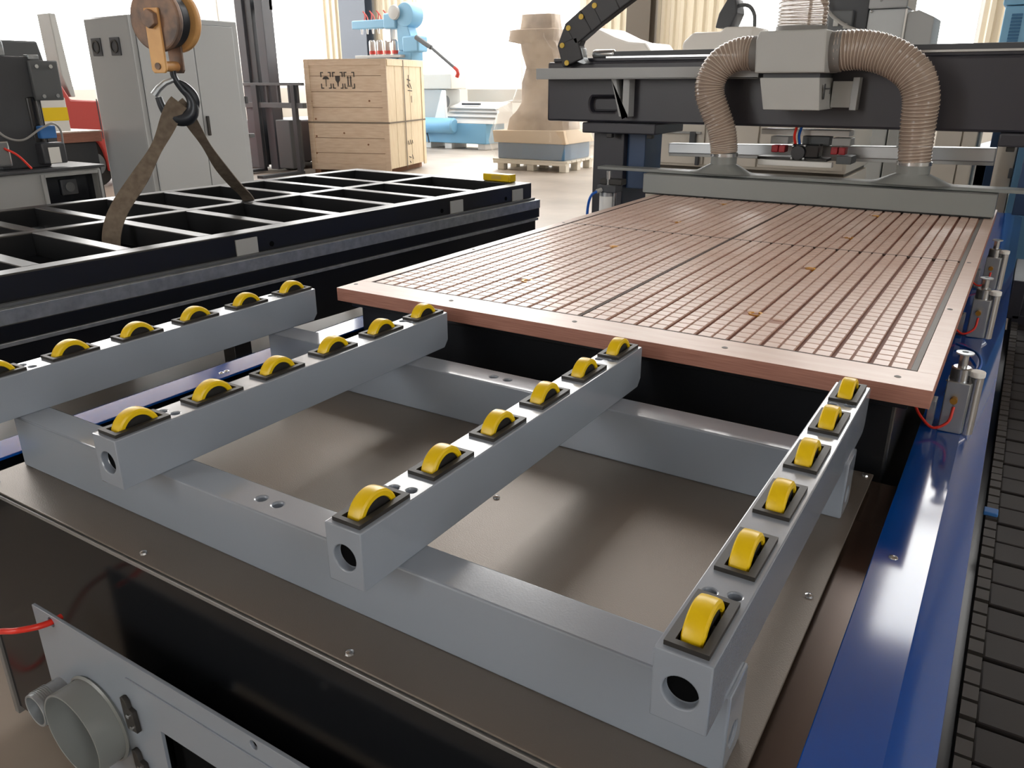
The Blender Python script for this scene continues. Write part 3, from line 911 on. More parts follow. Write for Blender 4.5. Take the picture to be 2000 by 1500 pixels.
obj('axle_nut', G().cyl(Vector((HXc, HYc, .735)) - ax * .100, Vector((HXc, HYc, .735)) - ax * .078, .036, n=6), 'crane_worn', t, .003)
obj('trunnion', G().cyl(Vector((HXc, HYc, .562)) - ax * .075, Vector((HXc, HYc, .562)) + ax * .03, .020), 'crane_yellow', t, .003)
obj('trunnion_pin', G().cyl(Vector((HXc, HYc, .562)) - ax * .084, Vector((HXc, HYc, .562)) - ax * .076, .013), 'crane_worn', t)
obj('wire_rope', G().cyl(H(-.06, .02, .80), H(-.04, .02, 2.6), .008, n=8), 'dark_grey', t)
obj('wire_rope', G().cyl(H(.06, -.02, .80), H(.04, -.02, 2.6), .008, n=8), 'dark_grey', t)

t = thing('crane_hook', 'dark steel crane hook with safety latch below the orange block', 'crane hook', (HXc, HYc, .36))
hk = [(0.0, .560), (0.0, .530), (.008, .505), (.026, .475), (.048, .448), (.058, .415), (.050, .382), (.024, .360), (-.012, .358), (-.044, .378), (-.062, .410), (-.070, .445)]
pts = spline([H(a, 0, z) for a, z in hk], 60)
obj('hook_body', G().tube(pts, lambda u: .013 + .017 * math.exp(-((u - .62) / .22) ** 2) if u > .15 else .013, 16), 'hook_steel', t)
obj('hook_back', G().tube(spline([H(.012, 0, .508), H(.040, 0, .488), H(.068, 0, .450), H(.072, 0, .412), H(.058, 0, .378)], 24), lambda u: .007 + .010 * math.sin(math.pi * u), 10), 'hook_steel', t)
obj('safety_latch', G().tube([H(-.004, 0, .512), H(-.036, 0, .500), H(-.064, 0, .478), H(-.086, 0, .452)], lambda u: .011 + .004 * u, 10), 'galvanised', t)

t = thing('lifting_sling', 'dirty brown flat webbing sling draped over the hook down into the bed', 'sling', (HXc, HYc, .0))
A = [H(.006, 0, .412), H(-.012, -.01, .395)]
def strand(nm, P, tw0, tw1, w):
    pts = spline(P, 40)
    sides = []
    for k in range(40):
        a = tw0 + (tw1 - tw0) * (k / 39)
        sides.append(sd * math.cos(a) + vd * math.sin(a))
    ws = [w * (1 - .35 * math.exp(-((k / 39 - .38) / .10) ** 2)) for k in range(40)]
    obj(nm, G().ribbon(pts, sides, ws, .007), 'sling', t, .001)
strand('sling_leg', [H(.006, -.01, .424), H(-.022, -.02, .390), (-1.602, .665, .28), (-1.612, .56, .15), (-1.628, .445, .02), (-1.635, .395, -.08), (-1.636, .38, -.20)], .2, -.3, .072)
strand('sling_leg', [H(.000, .01, .424), H(.020, .02, .392), (-1.615, .87, .28), (-1.665, .985, .15), (-1.725, 1.105, .05), (-1.800, 1.240, -.044), (-1.815, 1.268, -.14)], .35, -.5, .058)

# ================================================================== left background
t = thing('spindle_machine', 'dark router head with motors on a grey stand at the left edge', 'machine', (-3.5, 1.0, FZ))
st = cut(G().box(-3.72, -3.30, .62, 1.40, FZ, .022), G().box(-3.37, -3.2, 1.055, 1.375, -.40, -.012), 'stand')
link('stand', st, 'gantry_grey', t, .012, 3)
obj('stand_frame', G().box(-3.302, -3.29, 1.03, 1.055, -.42, .008).box(-3.302, -3.29, 1.375, 1.392, -.42, .008).box(-3.302, -3.29, 1.055, 1.375, -.010, .008), 'gantry_grey', t, .003)
obj('stand_window', G().box(-3.368, -3.360, 1.05, 1.38, -.41, -.01), 'black_gloss', t)
f = obj('fan', G().box(-3.360, -3.345, 1.165, 1.265, -.125, -.035), 'charcoal', t, .006)
obj('fan_hub', G().cyl((-3.345, 1.215, -.08), (-3.338, 1.215, -.08), .028), 'dark_grey', f)
obj('stand_top', G().box(-3.74, -3.28, .60, 1.42, .022, .038), 'charcoal', t, .004)
obj('column', G().box(-3.70, -3.42, .90, 1.18, .038, .64), 'charcoal', t, .01)
obj('column', G().box(-3.66, -3.44, 1.16, 1.20, .10, .42), 'black_paint', t, .008)
obj('cross_beam', G().box(-3.62, -3.44, .40, 1.16, .455, .60), 'charcoal', t, .01)
obj('lower_beam', G().box(-3.60, -3.43, .40, 1.05, .33, .43), 'dark_grey', t, .008)
obj('back_housing', G().prism([(.55, .735), (1.40, .735), (1.455, .43), (1.30, .40), (.55, .40)], 'x', -3.95, -3.72), 'dark_grey', t, .01)
mp_ = obj('motor_plate', G().box(-3.425, -3.395, 1.15, 1.315, .405, .62), 'dark_grey', t, .008)
for y, z in ((1.185, .588), (1.265, .588), (1.195, .428), (1.275, .43)):
    obj('plate_bolt', G().cyl((-3.395, y, z), (-3.385, y, z), .011, n=12), 'steel', mp_)
obj('motor', G().lathe([(.06, 0), (.06, .24), (.045, .25)], (-3.47, 1.135, .18), 20), 'black_gloss', t)
obj('top_clip', G().box(-3.46, -3.41, 1.16, 1.22, .625, .65), 'galvanised', t, .003)
obj('wire_box', G().box(-3.60, -3.45, .75, 1.06, .64, .72), 'galvanised', t, .008)
obj('sensor', G().box(-3.42, -3.37, 1.125, 1.215, .198, .268), 'label_blue', t, .006)
obj('relay', G().box(-3.42, -3.35, 1.10, 1.24, .058, .175), 'charcoal', t, .008)
obj('relay_label', G().box(-3.351, -3.347, 1.135, 1.20, .062, .15), 'label_white', t)
obj('cable', G().tube(spline([(-3.38, .86, .30), (-3.36, .92, .22), (-3.34, 1.0, .20), (-3.34, 1.1, .25), (-3.35, 1.19, .28), (-3.37, 1.24, .24), (-3.39, 1.25, .15)], 40), .006, 8), 'cable_grey', t)
obj('red_wire', G().tube(spline([(-3.36, .90, .16), (-3.33, .95, .12), (-3.31, 1.0, .045)], 12), .006, 8), 'red_tube', t)
obj('valve', G().box(-3.42, -3.36, .84, .93, .06, .2), 'steel', t, .01)

t = thing('caution_panel', 'white panel with a broad yellow band behind the dark router head', 'panel', (-4.5, 1.88, FZ))
obj('panel_board', G().box(-4.53, -4.50, 1.70, 1.95, .17, .40), 'label_white', t, .004)
obj('yellow_band', G().box(-4.4995, -4.497, 1.70, 1.95, .245, .335), 'caution_yellow', t)
obj('panel_post', G().box(-4.60, -4.53, 1.78, 1.85, FZ, .38), 'charcoal', t)

t = thing('board_bench', 'brown fibreboard slab on a dark bench beside the tall grey cabinet', 'bench', (-6.4, 2.5, FZ))
obj('slab', G().prism([(1.9, .055), (3.02, .035), (3.02, .11), (1.9, .125)], 'x', -7.2, -5.9) if False else G().box(-7.2, -5.9, 1.9, 3.03, -.01, .075), 'mdf_edge', t, .004)
obj('top_sheet', G().box(-7.21, -5.89, 1.89, 3.04, .075, .088), 'mdf_top', t, .002)
obj('bench_body', G().box(-7.1, -5.95, 2.0, 3.0, FZ, -.01), 'charcoal', t, .01)

t = thing('red_truck', 'red vehicle with a dark wheel arch standing behind the left machine', 'vehicle', (-9.6, 5.2, FZ))
archp = [(4.0, -.62)] + [(4.78 + .17 * math.cos(math.radians(a)), -.62 + .46 * math.sin(math.radians(a))) for a in range(170, -1, -17)] + [(6.6, -.62), (6.6, .12), (5.1, .27), (4.60, .30), (4.52, .47), (4.36, .50), (4.2, .2), (4.0, .1)]
obj('body', G().prism(archp, 'x', -10.4, -9.0), 'red_paint', t, .02)
obj('cab_pillar', G().prism([(4.55, .60), (4.62, .33), (4.68, .33), (4.62, 1.3), (4.54, 1.3)], 'x', -9.3, -9.02), 'light_grey', t, .01)
obj('door_seam', G().box(-9.0005, -8.998, 4.93, 4.945, -.2, .30), 'charcoal', t)
wh = obj('wheel', G().lathe([(.24, 0), (.30, .02), (.30, .18), (.24, .2)], (-9.25, 4.78, FZ + .305), 28, 'x'), 'tire', t)
obj('wheel_hub', G().cyl((-9.04, 4.78, FZ + .305), (-9.03, 4.78, FZ + .305), .15), 'dark_grey', wh)
obj('wheel', G().lathe([(.24, 0), (.30, .02), (.30, .18), (.24, .2)], (-9.25, 6.2, FZ + .305), 28, 'x'), 'tire', t)

t = thing('control_cabinet', 'tall light grey two door control cabinet with two fan vents on its side', 'cabinet', (-5.65, 3.67, FZ))
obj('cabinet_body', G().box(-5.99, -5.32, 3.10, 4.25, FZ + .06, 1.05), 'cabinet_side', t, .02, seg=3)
obj('plinth', G().box(-5.96, -5.35, 3.13, 4.22, FZ, FZ + .06), 'charcoal', t)
obj('front_frame', G().box(-5.32, -5.305, 3.10, 4.25, FZ + .06, 1.05), 'cabinet_grey', t, .008)
for y0, y1 in ((3.145, 3.705), (3.713, 4.175)):
    dr = obj('door', G().box(-5.305, -5.285, y0, y1, FZ + .12, 1.000), 'cabinet_grey', t, .004)
    obj('seam', G().box(-5.3055, -5.3035, y0 - .004, y1 + .004, FZ + .116, 1.004), 'charcoal', dr)
obj('handle', G().box(-5.285, -5.262, 3.735, 3.765, .02, .20), 'black_plastic', t, .006)
obj('side_tab', G().box(-5.36, -5.30, 4.25, 4.285, .30, .37), 'charcoal', t, .004)
obj('side_tab', G().box(-5.36, -5.30, 4.25, 4.32, -.03, .01), 'dark_grey', t, .004)
for x0 in (-5.90, -5.62):
    v = obj('fan_vent', G().box(x0, x0 + .14, 3.088, 3.10, .725, .875), 'charcoal', t, .004)
    obj('fan_ring', G().pipe((x0 + .07, 3.086, .80), (x0 + .07, 3.079, .80), .055, .042), 'black_plastic', v)

# forklift behind the cabinet
t = thing('forklift', 'dark grey forklift mast and carriage between the cabinet and the crate', 'forklift', (-8.4, 7.6, FZ))
for x in (-8.98, -8.55):
    obj('mast_rail', G().box(x, x + .16, 7.35, 7.55, FZ + .05, 3.2), 'forklift_grey', t, .006)
obj('inner_rail', G().box(-8.80, -8.66, 7.38, 7.50, FZ + .1, 3.0), 'charcoal', t, .006)
obj('mast_brace', G().box(-8.98, -8.39, 7.5, 7.56, 1.5, 1.64), 'forklift_grey', t)
obj('carriage_bar', G().box(-8.98, -7.65, 7.28, 7.34, .455, .495), 'dark_grey', t, .004)
obj('carriage_bar', G().box(-8.98, -7.66, 7.28, 7.36, .14, .215), 'dark_grey', t, .004)
for x in (-8.44, -8.2, -7.96, -7.80):
    obj('backrest_bar', G().box(x, x + .035, 7.29, 7.33, .21, .46), 'charcoal', t)
obj('fork', G().box(-7.88, -7.80, 7.26, 7.32, FZ + .03, .46), 'charcoal', t, .004)
obj('fork', G().box(-8.72, -8.60, 7.26, 7.32, FZ + .03, .46), 'charcoal', t, .004)
obj('fork_blade', G().box(-7.90, -7.78, 6.5, 7.32, FZ + .02, FZ + .06), 'charcoal', t)
obj('fork_blade', G().box(-8.74, -8.6, 6.5, 7.32, FZ + .02, FZ + .06), 'charcoal', t)
obj('battery_box', G().box(-8.30, -8.0, 7.30, 7.55, FZ + .08, -.03), 'dark_grey', t, .015)
obj('chassis', G().box(-9.45, -8.42, 7.62, 9.2, FZ + .12, -.06), 'forklift_grey', t, .03)
obj('cowl', G().box(-8.9, -8.38, 7.56, 7.62, FZ + .12, -.04), 'charcoal', t, .01)
for x in (-9.5, -8.6):
    obj('wheel', G().lathe([(.16, 0), (.2, .02), (.2, .14), (.16, .16)], (x, 7.75, FZ + .2), 24, 'x'), 'tire', t)
for x in (-9.45, -8.6):
    obj('wheel', G().lathe([(.16, 0), (.2, .02), (.2, .14), (.16, .16)], (x, 8.9, FZ + .2), 24, 'x'), 'tire', t)

# ---- wooden crate (own coordinates: near right corner at the origin, front along -x)
t = thing('wooden_crate', 'large pale wooden crate with black handling marks and a steel strap', 'crate', (-6.616, 7.964, FZ), math.radians(15.7))
CWd, CD, CH = 1.337, 1.371, 1.626
obj('crate_core', G().box(-CWd + .02, -.02, .02, CD - .02, .09, CH - .02), 'knot', t)
n = 7
hgt = (CH - .09) / n
for k in range(n):
    off = .002 * ((k * 7) % 3)
    obj('plank', G().box(-CWd + .06, -.06, .006 - off, .025, .09 + k * hgt + .003, .09 + (k + 1) * hgt - .003), 'plywood', t, .002)
for x0, x1 in ((-CWd, -CWd + .085), (-.085, 0)):
    obj('batten', G().box(x0, x1, -.012, .012, .06, CH), 'plywood', t, .003)
obj('batten', G().box(-CWd + .085, -.085, -.010, .012, CH - .075, CH), 'plywood', t, .003)
obj('batten', G().box(-CWd + .085, -.085, -.010, .012, .06, .15), 'plywood', t, .003)
m = 5
for k in range(m):
    y0 = .012 + (CD - .03) * k / m
    obj('plank', G().box(-.022, -.002 + .002 * (k % 2), y0 + .003, y0 + (CD - .03) / m - .003, .09, CH - .01), 'plywood_side_lit', t, .002)
obj('batten', G().box(-.004, .012, 0.012, CD, CH - .085, CH), 'plywood_side_lit', t, .003)
obj('batten', G().box(-.004, .012, CD - .10, CD, .06, CH - .085), 'plywood_side_lit', t, .003)
obj('lid', G().box(-CWd, .012, -.012, CD, CH, CH + .012), 'plywood', t, .003)
obj('steel_strap', G().box(-CWd - .003, .016, -.016, -.0125, .742, .764).box(.0125, .016, -.016, CD, .742, .764), 'strap', t)
obj('steel_strap', G().box(.0125, .0165, .56, .585, .06, CH + .002), 'strap', t)
for x in (-CWd + .08, -.70, -.14):
    obj('skid', G().box(x - .05, x + .05, .02, CD + .02, 0, .09), 'knot', t, .003)
for x, z in ((-1.24, .30), (-1.22, .55), (-1.21, .80), (-1.26, 1.05), (-.36, .44), (-.30, 1.06), (-.75, .60)):
    obj('knot_mark', G().cyl((x, .0035, z), (x, -.0035, z), .014, n=12), 'knot', t)
# handling marks: three squares with corner brackets - umbrella, glass, up arrows
for i, cx in enumerate((-.985, -.790, -.600)):
    cz, h, w, b = 1.345, .115, .085, .014
    g = G()
    for sx in (-1, 1):
        for sz in (-1, 1):
            x, z = cx + sx * w, cz + sz * h
            a, c = sorted((x, x - sx * .045))
            g.box(a, c, -.0055, -.002, min(z, z - sz * b), max(z, z - sz * b))
            d, e = sorted((z, z - sz * .07))
            a, c = sorted((x, x - sx * b))
            g.box(a, c, -.0055, -.002, d, e)
    fr = obj('handling_mark', g, 'print_black', t)
    fr['kind'] = 'stuff'
    if i == 0:
        obj('umbrella_mark', G().prism([(cx + .052 * math.cos(math.radians(a)), cz + .015 + .042 * math.sin(math.radians(a))) for a in range(0, 181, 15)], 'y', -.0055, -.002), 'print_black', fr)
        obj('umbrella_stem', G().box(cx - .005, cx + .005, -.0055, -.002, cz - .085, cz + .015), 'print_black', fr)
    elif i == 1:
        obj('glass_mark', G().prism([(cx - .038, cz + .06), (cx - .036, cz), (cx - .010, cz - .035), (cx - .006, cz - .085), (cx + .006, cz - .085), (cx + .010, cz - .035), (cx + .036, cz), (cx + .038, cz + .06)], 'y', -.0055, -.002), 'print_black', fr)
    else:
        for dx in (-.022, .022):
            obj('arrow_mark', G().prism([(cx + dx - .008, cz - .07), (cx + dx + .008, cz - .07), (cx + dx + .008, cz + .03), (cx + dx + .018, cz + .03), (cx + dx, cz + .062), (cx + dx - .018, cz + .03), (cx + dx - .008, cz + .03)], 'y', -.0055, -.002), 'print_black', fr)
        obj('arrow_base', G().box(cx - .04, cx + .04, -.0055, -.002, cz - .085, cz - .074), 'print_black', fr)
def strokes(nm, segs):
    g = G()
    for y0, z0, y1, z1 in segs:
        g.beam((.003, y0, z0), (.003, y1, z1), .012, .004, (1, 0, 0))
    o = obj(nm, g, 'print_black', t)
    o['kind'] = 'stuff'
strokes('brush_mark', [(.72, 1.36, .84, 1.34), (.78, 1.42, .77, 1.26), (.72, 1.28, .80, 1.24), (.82, 1.30, .88, 1.22), (.74, 1.20, .90, 1.19), (.86, 1.12, .87, 1.02)])
strokes('brush_mark', [(.66, .46, .70, .40), (.74, .47, .78, .40), (.82, .46, .84, .41), (.68, .22, .76, .20), (.80, .24, .84, .17), (.70, .15, .74, .12)])

# ================================================================== machines along the back
t = thing('drilling_machine', 'light blue multi spindle drilling machine showing above the wooden crate', 'machine', (-9.0, 11.2, FZ))
obj('arm', G().box(-10.03, -8.95, 11.0, 11.25, 1.45, 1.60), 'blue_machine', t, .02)
obj('arm_head', G().box(-9.22, -8.92, 10.98, 11.3, 1.43, 1.70), 'blue_machine', t, .03)
obj('arm_gusset', G().prism([(-8.95, 1.75), (-8.78, 1.78), (-8.60, 1.28), (-8.72, 1.05), (-8.92, 1.05)], 'y', 11.02, 11.26), 'blue_machine', t, .02)
obj('slide_box', G().box(-8.80, -8.42, 11.0, 11.3, 1.02, 1.30), 'blue_machine', t, .03)
obj('pillar', G().loft([[(-9.45, 11.42, FZ), (-9.05, 11.42, FZ), (-9.05, 11.9, FZ), (-9.45, 11.9, FZ)], [(-8.95, 11.05, 1.05), (-8.62, 11.05, 1.05), (-8.62, 11.4, 1.05), (-8.95, 11.4, 1.05)]]), 'blue_machine', t, .02)
obj('motor', G().lathe([(.02, 0), (.20, .01), (.22, .06), (.22, .30), (.15, .34)], (-8.72, 11.0, 1.66), 28, 'y'), 'blue_machine', t)
obj('motor_cover', G().lathe([(.02, 0), (.12, .01), (.13, .05)], (-8.92, 10.92, 1.70), 24, 'y'), 'light_grey', t)
for k in range(4):
    x = -9.78 + k * .17
    o = obj('hose_wire', G().tube(spline([(x, 11.1, 1.60), (x + .02, 11.1, 1.70), (x - .03, 11.1, 1.76), (x + .06, 11.1, 1.68), (x + .09, 11.1, 1.60)], 14), .012, 6), 'wire_red', t)
for k in range(6):
    x = -9.86 + k * .14
    obj('nozzle', G().cyl((x, 11.1, 1.45), (x, 11.1, 1.36), .022, .014, n=10), 'spindle_silver', t)
obj('hanger', G().box(-9.30, -9.10, 11.05, 11.2, 1.20, 1.45), 'spindle_silver', t, .01)
for k in range(4):
    x = -9.62 + k * .19
    sp = obj('spindle', G().lathe([(.05, 0), (.062, .03), (.062, .24), (.04, .27)], (x, 11.1, .98), 16), 'spindle_silver', t)
    obj('drill_ring', G().lathe([(.064, 0), (.064, .06)], (x, 11.1, 1.0), 16, 'z', False), 'wire_red', sp)
obj('work_table', G().box(-9.95, -8.8, 10.95, 11.5, .93, .98), 'light_grey', t, .01)
obj('table_stand', G().box(-9.7, -9.0, 11.0, 11.4, FZ, .93), 'blue_machine', t, .02)
obj('swing_arm', G().tube([(-8.44, 11.0, 1.26), (-8.2, 11.0, 1.14), (-7.60, 11.0, .735)], .030, 10), 'dark_grey', t)
obj('arm_sleeve', G().tube([(-8.46, 11.0, 1.27), (-8.12, 11.0, 1.085)], .046, 10), 'dark_grey', t)
obj('arm_tip', G().tube([(-7.61, 11.0, .745), (-7.55, 11.0, .70), (-7.53, 11.0, .64), (-7.56, 11.0, .58)], .035, 10), 'wire_red', t)

t = thing('lathe', 'white topped lathe with a light blue base right of the wooden crate', 'lathe', (-8.7, 12.8, FZ))
obj('base', G().box(-9.65, -7.95, 12.5, 13.2, FZ + .12, -.30), 'blue_machine', t, .02)
obj('drum', G().lathe([(.10, 0), (.155, .02), (.155, 1.05), (.12, 1.08)], (-9.75, 12.42, -.35), 24, 'x'), 'blue_machine', t)
obj('bed', G().prism([(12.5, -.30), (13.2, -.30), (13.2, .12), (12.7, .02)], 'x', -9.0, -7.75), 'white_paint', t, .01)
for k, z in enumerate((-.19, -.10, -.03)):
    y = 12.5 + (z + .30) / .32 * .2
    obj('slide_rail', G().box(-8.95, -7.75, y - .03, y, z, z + .022), 'gantry_grey', t, .004)
obj('splash_panel', G().prism([(-9.18, -.28), (-8.96, .34), (-8.9, .34), (-8.86, -.28)], 'y', 12.38, 12.46), 'white_paint', t, .01)
obj('headstock', G().box(-9.9, -8.83, 12.55, 13.1, .36, .655), 'cream_paint', t, .02)
obj('headstock_base', G().box(-9.9, -9.0, 12.6, 13.1, -.30, .36), 'light_grey', t, .02)
obj('chuck', G().lathe([(.05, 0), (.12, .02), (.12, .12)], (-9.05, 12.5, .12), 20, 'x'), 'dark_grey', t)
obj('rear_guard', G().box(-8.85, -7.5, 13.15, 13.2, .1, .36), 'cream_paint', t, .01)
obj('tool_bar', G().box(-8.70, -8.25, 12.72, 12.78, .05, .09), 'charcoal', t, .006)
for x in (-9.5, -8.95, -8.1):
    obj('foot', G().box(x - .09, x + .09, 12.55, 13.1, FZ, FZ + .12), 'white_paint', t, .01)
obj('crank', G().tube([(-9.42, 12.44, -.52), (-9.36, 12.40, -.60), (-9.33, 12.38, -.70)], .016, 8), 'charcoal', t)

# wrapped machine on a pallet
t = thing('wrapped_machine', 'machine wrapped in clear film and cardboard on a white pallet', 'packed machine', (-4.514, 9.575, FZ), math.radians(2.2))
for y in (.04, .45, .90):
    for x in (-1.24, -.70, -.13):
        obj('pallet_block', G().box(x, x + .12, y, y + .12, 0, .10), 'pallet_wood', t, .006)
for y in (0, .43, .88):
    obj('pallet_runner', G().box(-1.30, 0, y, y + .14, .10, .14), 'pallet_wood', t, .004)
for k in range(6):
    obj('pallet_board', G().box(-1.32, .02, .02 + k * .17, .17 + k * .17, .14, .17), 'pallet_wood', t, .004)
obj('machine_base', G().box(-1.24, -.05, .05, .98, .17, .42), 'blue_cab', t, .02)
obj('cardboard_skirt', G().loft([[(-1.28, .0, .42), (-.0, .0, .42), (.02, 1.0, .42), (-1.28, 1.0, .42)], [(-1.32, .02, .60), (-.06, .03, .62), (-.06, .98, .62), (-1.28, .98, .6)]]), 'cardboard', t, .01)
def lump(rows, seed, n=26, amp=.03):
    r = random.Random(seed)
    ph = [r.uniform(0, 6.28) for _ in range(8)]
    rings = []
    for z, x0, x1, y0, y1 in rows:
        cx, cy, a, b = (x0 + x1) / 2, (y0 + y1) / 2, (x1 - x0) / 2, (y1 - y0) / 2
        ring = []
        for k in range(n):
            u = 2 * math.pi * k / n
            c, s_ = math.cos(u), math.sin(u)
            q = (abs(c) ** 5 + abs(s_) ** 5) ** (-1 / 5)
            w = 1 + amp * (math.sin(5 * u + ph[0] + z * 9) + .7 * math.sin(9 * u + ph[1] - z * 14) + r.uniform(-.5, .5))
            ring.append(Vector((cx + a * c * q * w, cy + b * s_ * q * w, z)))
        rings.append(ring)
    return G().loft(rings)
obj('machine_body', lump([(.60, -1.18, -.10, .1, .9), (.78, -1.12, -.12, .12, .9), (.90, -1.02, -.12, .15, .9), (1.02, -.98, -.16, .2, .9), (1.30, -.95, -.2, .25, .9), (1.55, -.92, -.22, .3, .85)], 3), 'wrapped_core', t)
obj('machine_head', lump([(1.50, -.90, -.22, .25, .85), (1.70, -.92, -.24, .2, .85), (1.86, -.95, -.30, .2, .85), (1.90, -1.18, -.34, .2, .8), (2.06, -1.18, -.34, .2, .8), (2.08, -1.02, -.42, .3, .7), (2.28, -.98, -.45, .32, .7)], 5), 'wrapped_core', t)
obj('film', lump([(.18, -1.40, .03, -.02, 1.04), (.45, -1.48, .05, -.05, 1.06), (.62, -1.40, .02, -.02, 1.0), (.86, -1.36, -.03, .02, .98), (.98, -1.48, -.05, .05, .95), (1.05, -1.10, -.10, .12, .95), (1.35, -1.00, -.14, .2, .94), (1.75, -.98, -.18, .15, .9), (1.95, -1.22, -.3, .15, .85), (2.10, -1.2, -.32, .15, .85), (2.32, -1.0, -.40, .3, .72)], 9, 30, .035), 'wrap_film', t)

t = thing('white_cover', 'white sheet covered heap standing behind the gantry cable chain', 'covered heap', (-3.5, 9.4, FZ))
obj('sheet', G().prism([(-3.55, FZ), (-3.70, .45), (-4.02, .92), (-3.90, 1.12), (-3.80, 1.19), (-3.66, 1.13), (-3.50, 1.06), (-3.30, 1.00), (-3.06, .98), (-2.96, .86), (-2.92, FZ)], 'y', 9.0, 9.9), 'white_paint', t, .03, seg=3)
obj('sheet_fold', G().prism([(-3.66, .4), (-3.9, .86), (-3.7, .8)], 'y', 8.96, 9.0), 'white_paint', t, .01)

# cream machine behind the gantry
t = thing('cream_machine', 'cream machine cabinet with panel doors seen under the gantry beam', 'machine', (-.45, 5.0, FZ))
obj('lower_body', G().box(-1.30, .42, 4.55, 5.4, FZ + .10, -.13), 'cream_paint', t, .01)
obj('recess', G().box(-1.28, .40, 4.58, 5.38, -.13, -.105), 'column_brown', t)  # gap coloured dark brown to stand for the shade in it
obj('upper_body', G().box(-1.30, .42, 4.52, 5.4, -.105, .50), 'cream_paint', t, .01)
for x0, x1 in ((-1.28, -1.17), (-1.16, -.60), (-.585, -.20), (-.185, .40)):
    obj('door_panel', G().box(x0, x1, 4.50, 4.519, -.085, .47), 'cream_paint', t, .004)
obj('door_rail', G().box(-1.10, -.62, 4.47, 4.50, .135, .150), 'gantry_grey', t, .002)
obj('door_handle', G().box(-.70, -.655, 4.46, 4.50, .06, .15), 'charcoal', t, .004)
obj('door_handle', G().box(-.645, -.62, 4.46, 4.50, -.09, .0), 'charcoal', t, .004)
obj('base', G().box(-1.25, .38, 4.6, 5.35, FZ, FZ + .10), 'charcoal', t)
obj('head_column', G().box(-.92, -.40, 4.9, 5.3, .50, .74), 'white_paint', t, .02)
obj('head_cover', G().prism([(-.96, .70), (-.96, .78), (-.88, .85), (-.66, .85), (-.64, .88), (-.42, .88), (-.42, .70)], 'y', 4.86, 5.3), 'white_paint', t, .02)
obj('head_motor', G().prism([(-.74, .88), (-.72, .98), (-.66, 1.08), (-.60, 1.08), (-.58, .98), (-.62, .88)], 'y', 4.95, 5.15), 'charcoal', t, .01)
obj('head_cable', G().tube(spline([(-.62, 5.0, 1.02), (-.56, 5.0, 1.035), (-.50, 5.0, 1.02), (-.46, 5.0, .96), (-.452, 5.0, .88)], 20), .014, 8), 'dark_grey', t)

t = thing('cream_cabinet', 'narrow cream cabinet with two doors seen right of the brown hose foot', 'cabinet', (1.05, 4.8, FZ))
obj('cabinet_body', G().box(.94, 1.175, 4.52, 5.1, FZ, .48), 'cream_paint', t, .006)
obj('door', G().box(.945, 1.085, 4.50, 4.518, FZ + .05, .46), 'cream_paint', t, .003)
obj('door', G().box(1.095, 1.172, 4.50, 4.518, FZ + .05, .46), 'cream_paint', t, .003)
t = thing('blue_cabinet', 'dark blue machine cabinet with cream side post at the right edge', 'cabinet', (1.7, 4.5, FZ))
obj('side_post', G().box(1.300, 1.405, 4.40, 4.9, FZ, .52), 'cream_paint', t, .006)
obj('inner_post', G().box(1.255, 1.30, 4.45, 4.85, FZ, .52), 'blue_dark', t, .004)
obj('cabinet_body', G().box(1.412, 2.3, 4.30, 5.0, FZ, .50), 'blue_cab', t, .01)
obj('latch', G().box(1.385, 1.408, 4.37, 4.40, -.06, .0), 'dark_grey', t, .003)
t = thing('blue_louvre_cabinet', 'light blue cabinet with louvre slots in the top right corner', 'cabinet', (1.6, 7.3, FZ))
obj('cabinet_body', G().box(1.07, 2.3, 7.0, 7.7, .55, 1.09), 'blue_machine', t, .01)
obj('cabinet_base', G().box(1.40, 2.3, 7.05, 7.7, FZ, .55), 'blue_machine', t, .01)
obj('cabinet_top', G().box(1.05, 2.32, 6.97, 7.72, 1.095, 1.6), 'blue_machine', t, .01)
for k in range(9):
    obj('louvre', G().prism([(6.985, .80 + k * .026), (7.0, .80 + k * .026), (7.0, .82 + k * .026)], 'x', 1.13, 1.21), 'blue_cab', t)
t = thing('grey_machine_housing', 'grey machine housing with a narrower box beside it above the gantry right half', 'machine', (.4, 6.3, FZ))
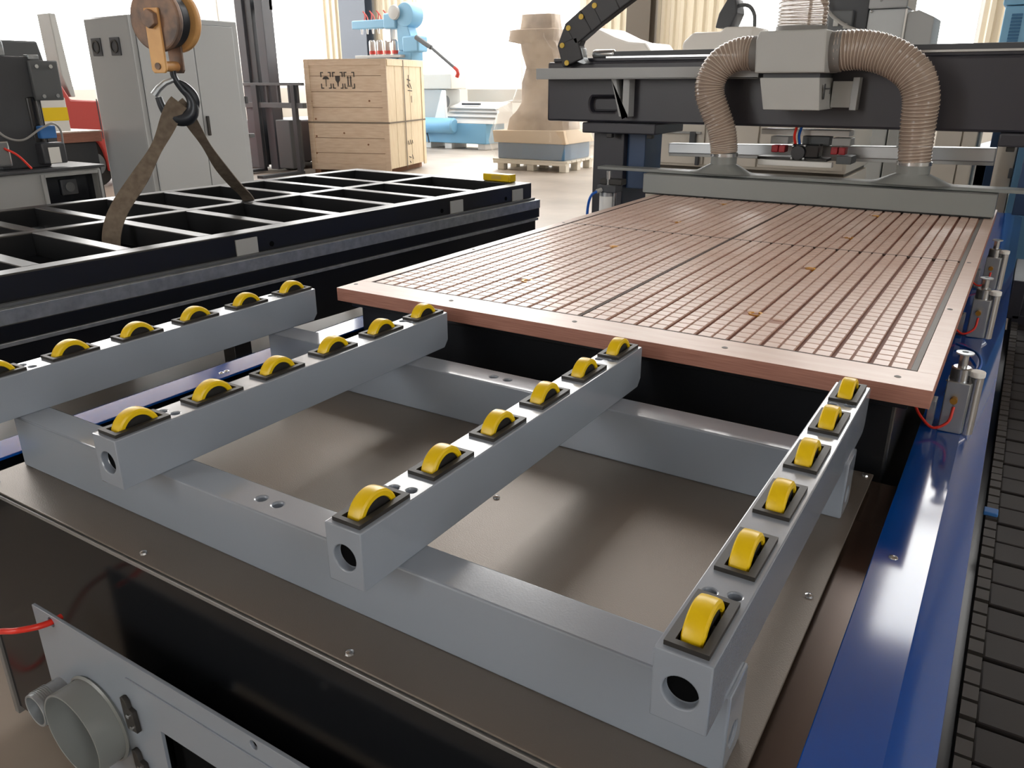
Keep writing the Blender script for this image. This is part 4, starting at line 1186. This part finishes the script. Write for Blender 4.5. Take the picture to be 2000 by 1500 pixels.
obj('housing', G().box(.165, .44, 6.0, 6.5, FZ, 1.035), 'cabinet_grey', t, .01)
obj('housing_top', G().box(.16, .445, 5.98, 6.5, 1.04, 1.6), 'cabinet_side', t, .01)
obj('side_box', G().prism([(.45, FZ), (.45, 1.0), (.53, 1.02), (.65, .965), (.66, FZ)], 'y', 6.0, 6.5), 'gantry_grey', t, .01)
obj('housing_edge', G().box(.44, .452, 5.97, 6.0, .3, 1.03), 'white_paint', t)
for x, z in ((.19, 1.02), (.25, 1.10), (.37, 1.11)):
    obj('indicator', G().sphere((x, 5.975, z), .012), 'steel', t)
t = thing('dark_machine', 'dark machine column behind the upright dust hose', 'machine', (0, 6.3, FZ))
obj('column', G().box(-.20, .155, 6.05, 6.5, FZ, 1.7), 'charcoal', t, .01)
obj('front_box', G().box(-.14, .05, 5.98, 6.05, .80, 1.04), 'dark_grey', t, .01)
obj('plug', G().box(-.09, -.05, 5.95, 5.98, .92, .97), 'light_grey', t, .004)
obj('plug', G().box(-.01, .02, 5.95, 5.98, .90, .94), 'light_grey', t, .004)
obj('cable', G().tube(spline([(-.20, 5.9, 1.14), (-.12, 5.9, 1.02), (0, 5.9, .93), (.10, 5.9, .885), (.16, 5.95, .88)], 24), .014, 8), 'cable_grey', t)
t = thing('blue_car', 'small glimpse of a vehicle with a red lamp seen through the machines', 'vehicle', (1.6, 9.5, FZ))
obj('car_body', G().prism([(.9, FZ + .2), (.9, -.25), (1.1, -.18), (1.35, .08), (2.6, .08), (2.9, -.2), (2.9, FZ + .2)], 'y', 9.0, 10.4), 'blue_dark', t, .03)
obj('tail_lamp', G().box(1.02, 1.20, 8.97, 9.0, -.36, -.26), 'red_clamp', t, .01)
obj('rear_window', G().prism([(1.15, -.16), (1.38, .05), (1.7, .05), (1.7, -.16)], 'y', 8.98, 9.0), 'label_white', t)
for x in (1.05, 2.6):
    obj('wheel', G().lathe([(.22, 0), (.28, .02), (.28, .16), (.22, .18)], (x, 9.0, FZ + .28), 22, 'y'), 'tire', t)

for o in bpy.data.objects:
    if '_w' in o:
        del o['_w']
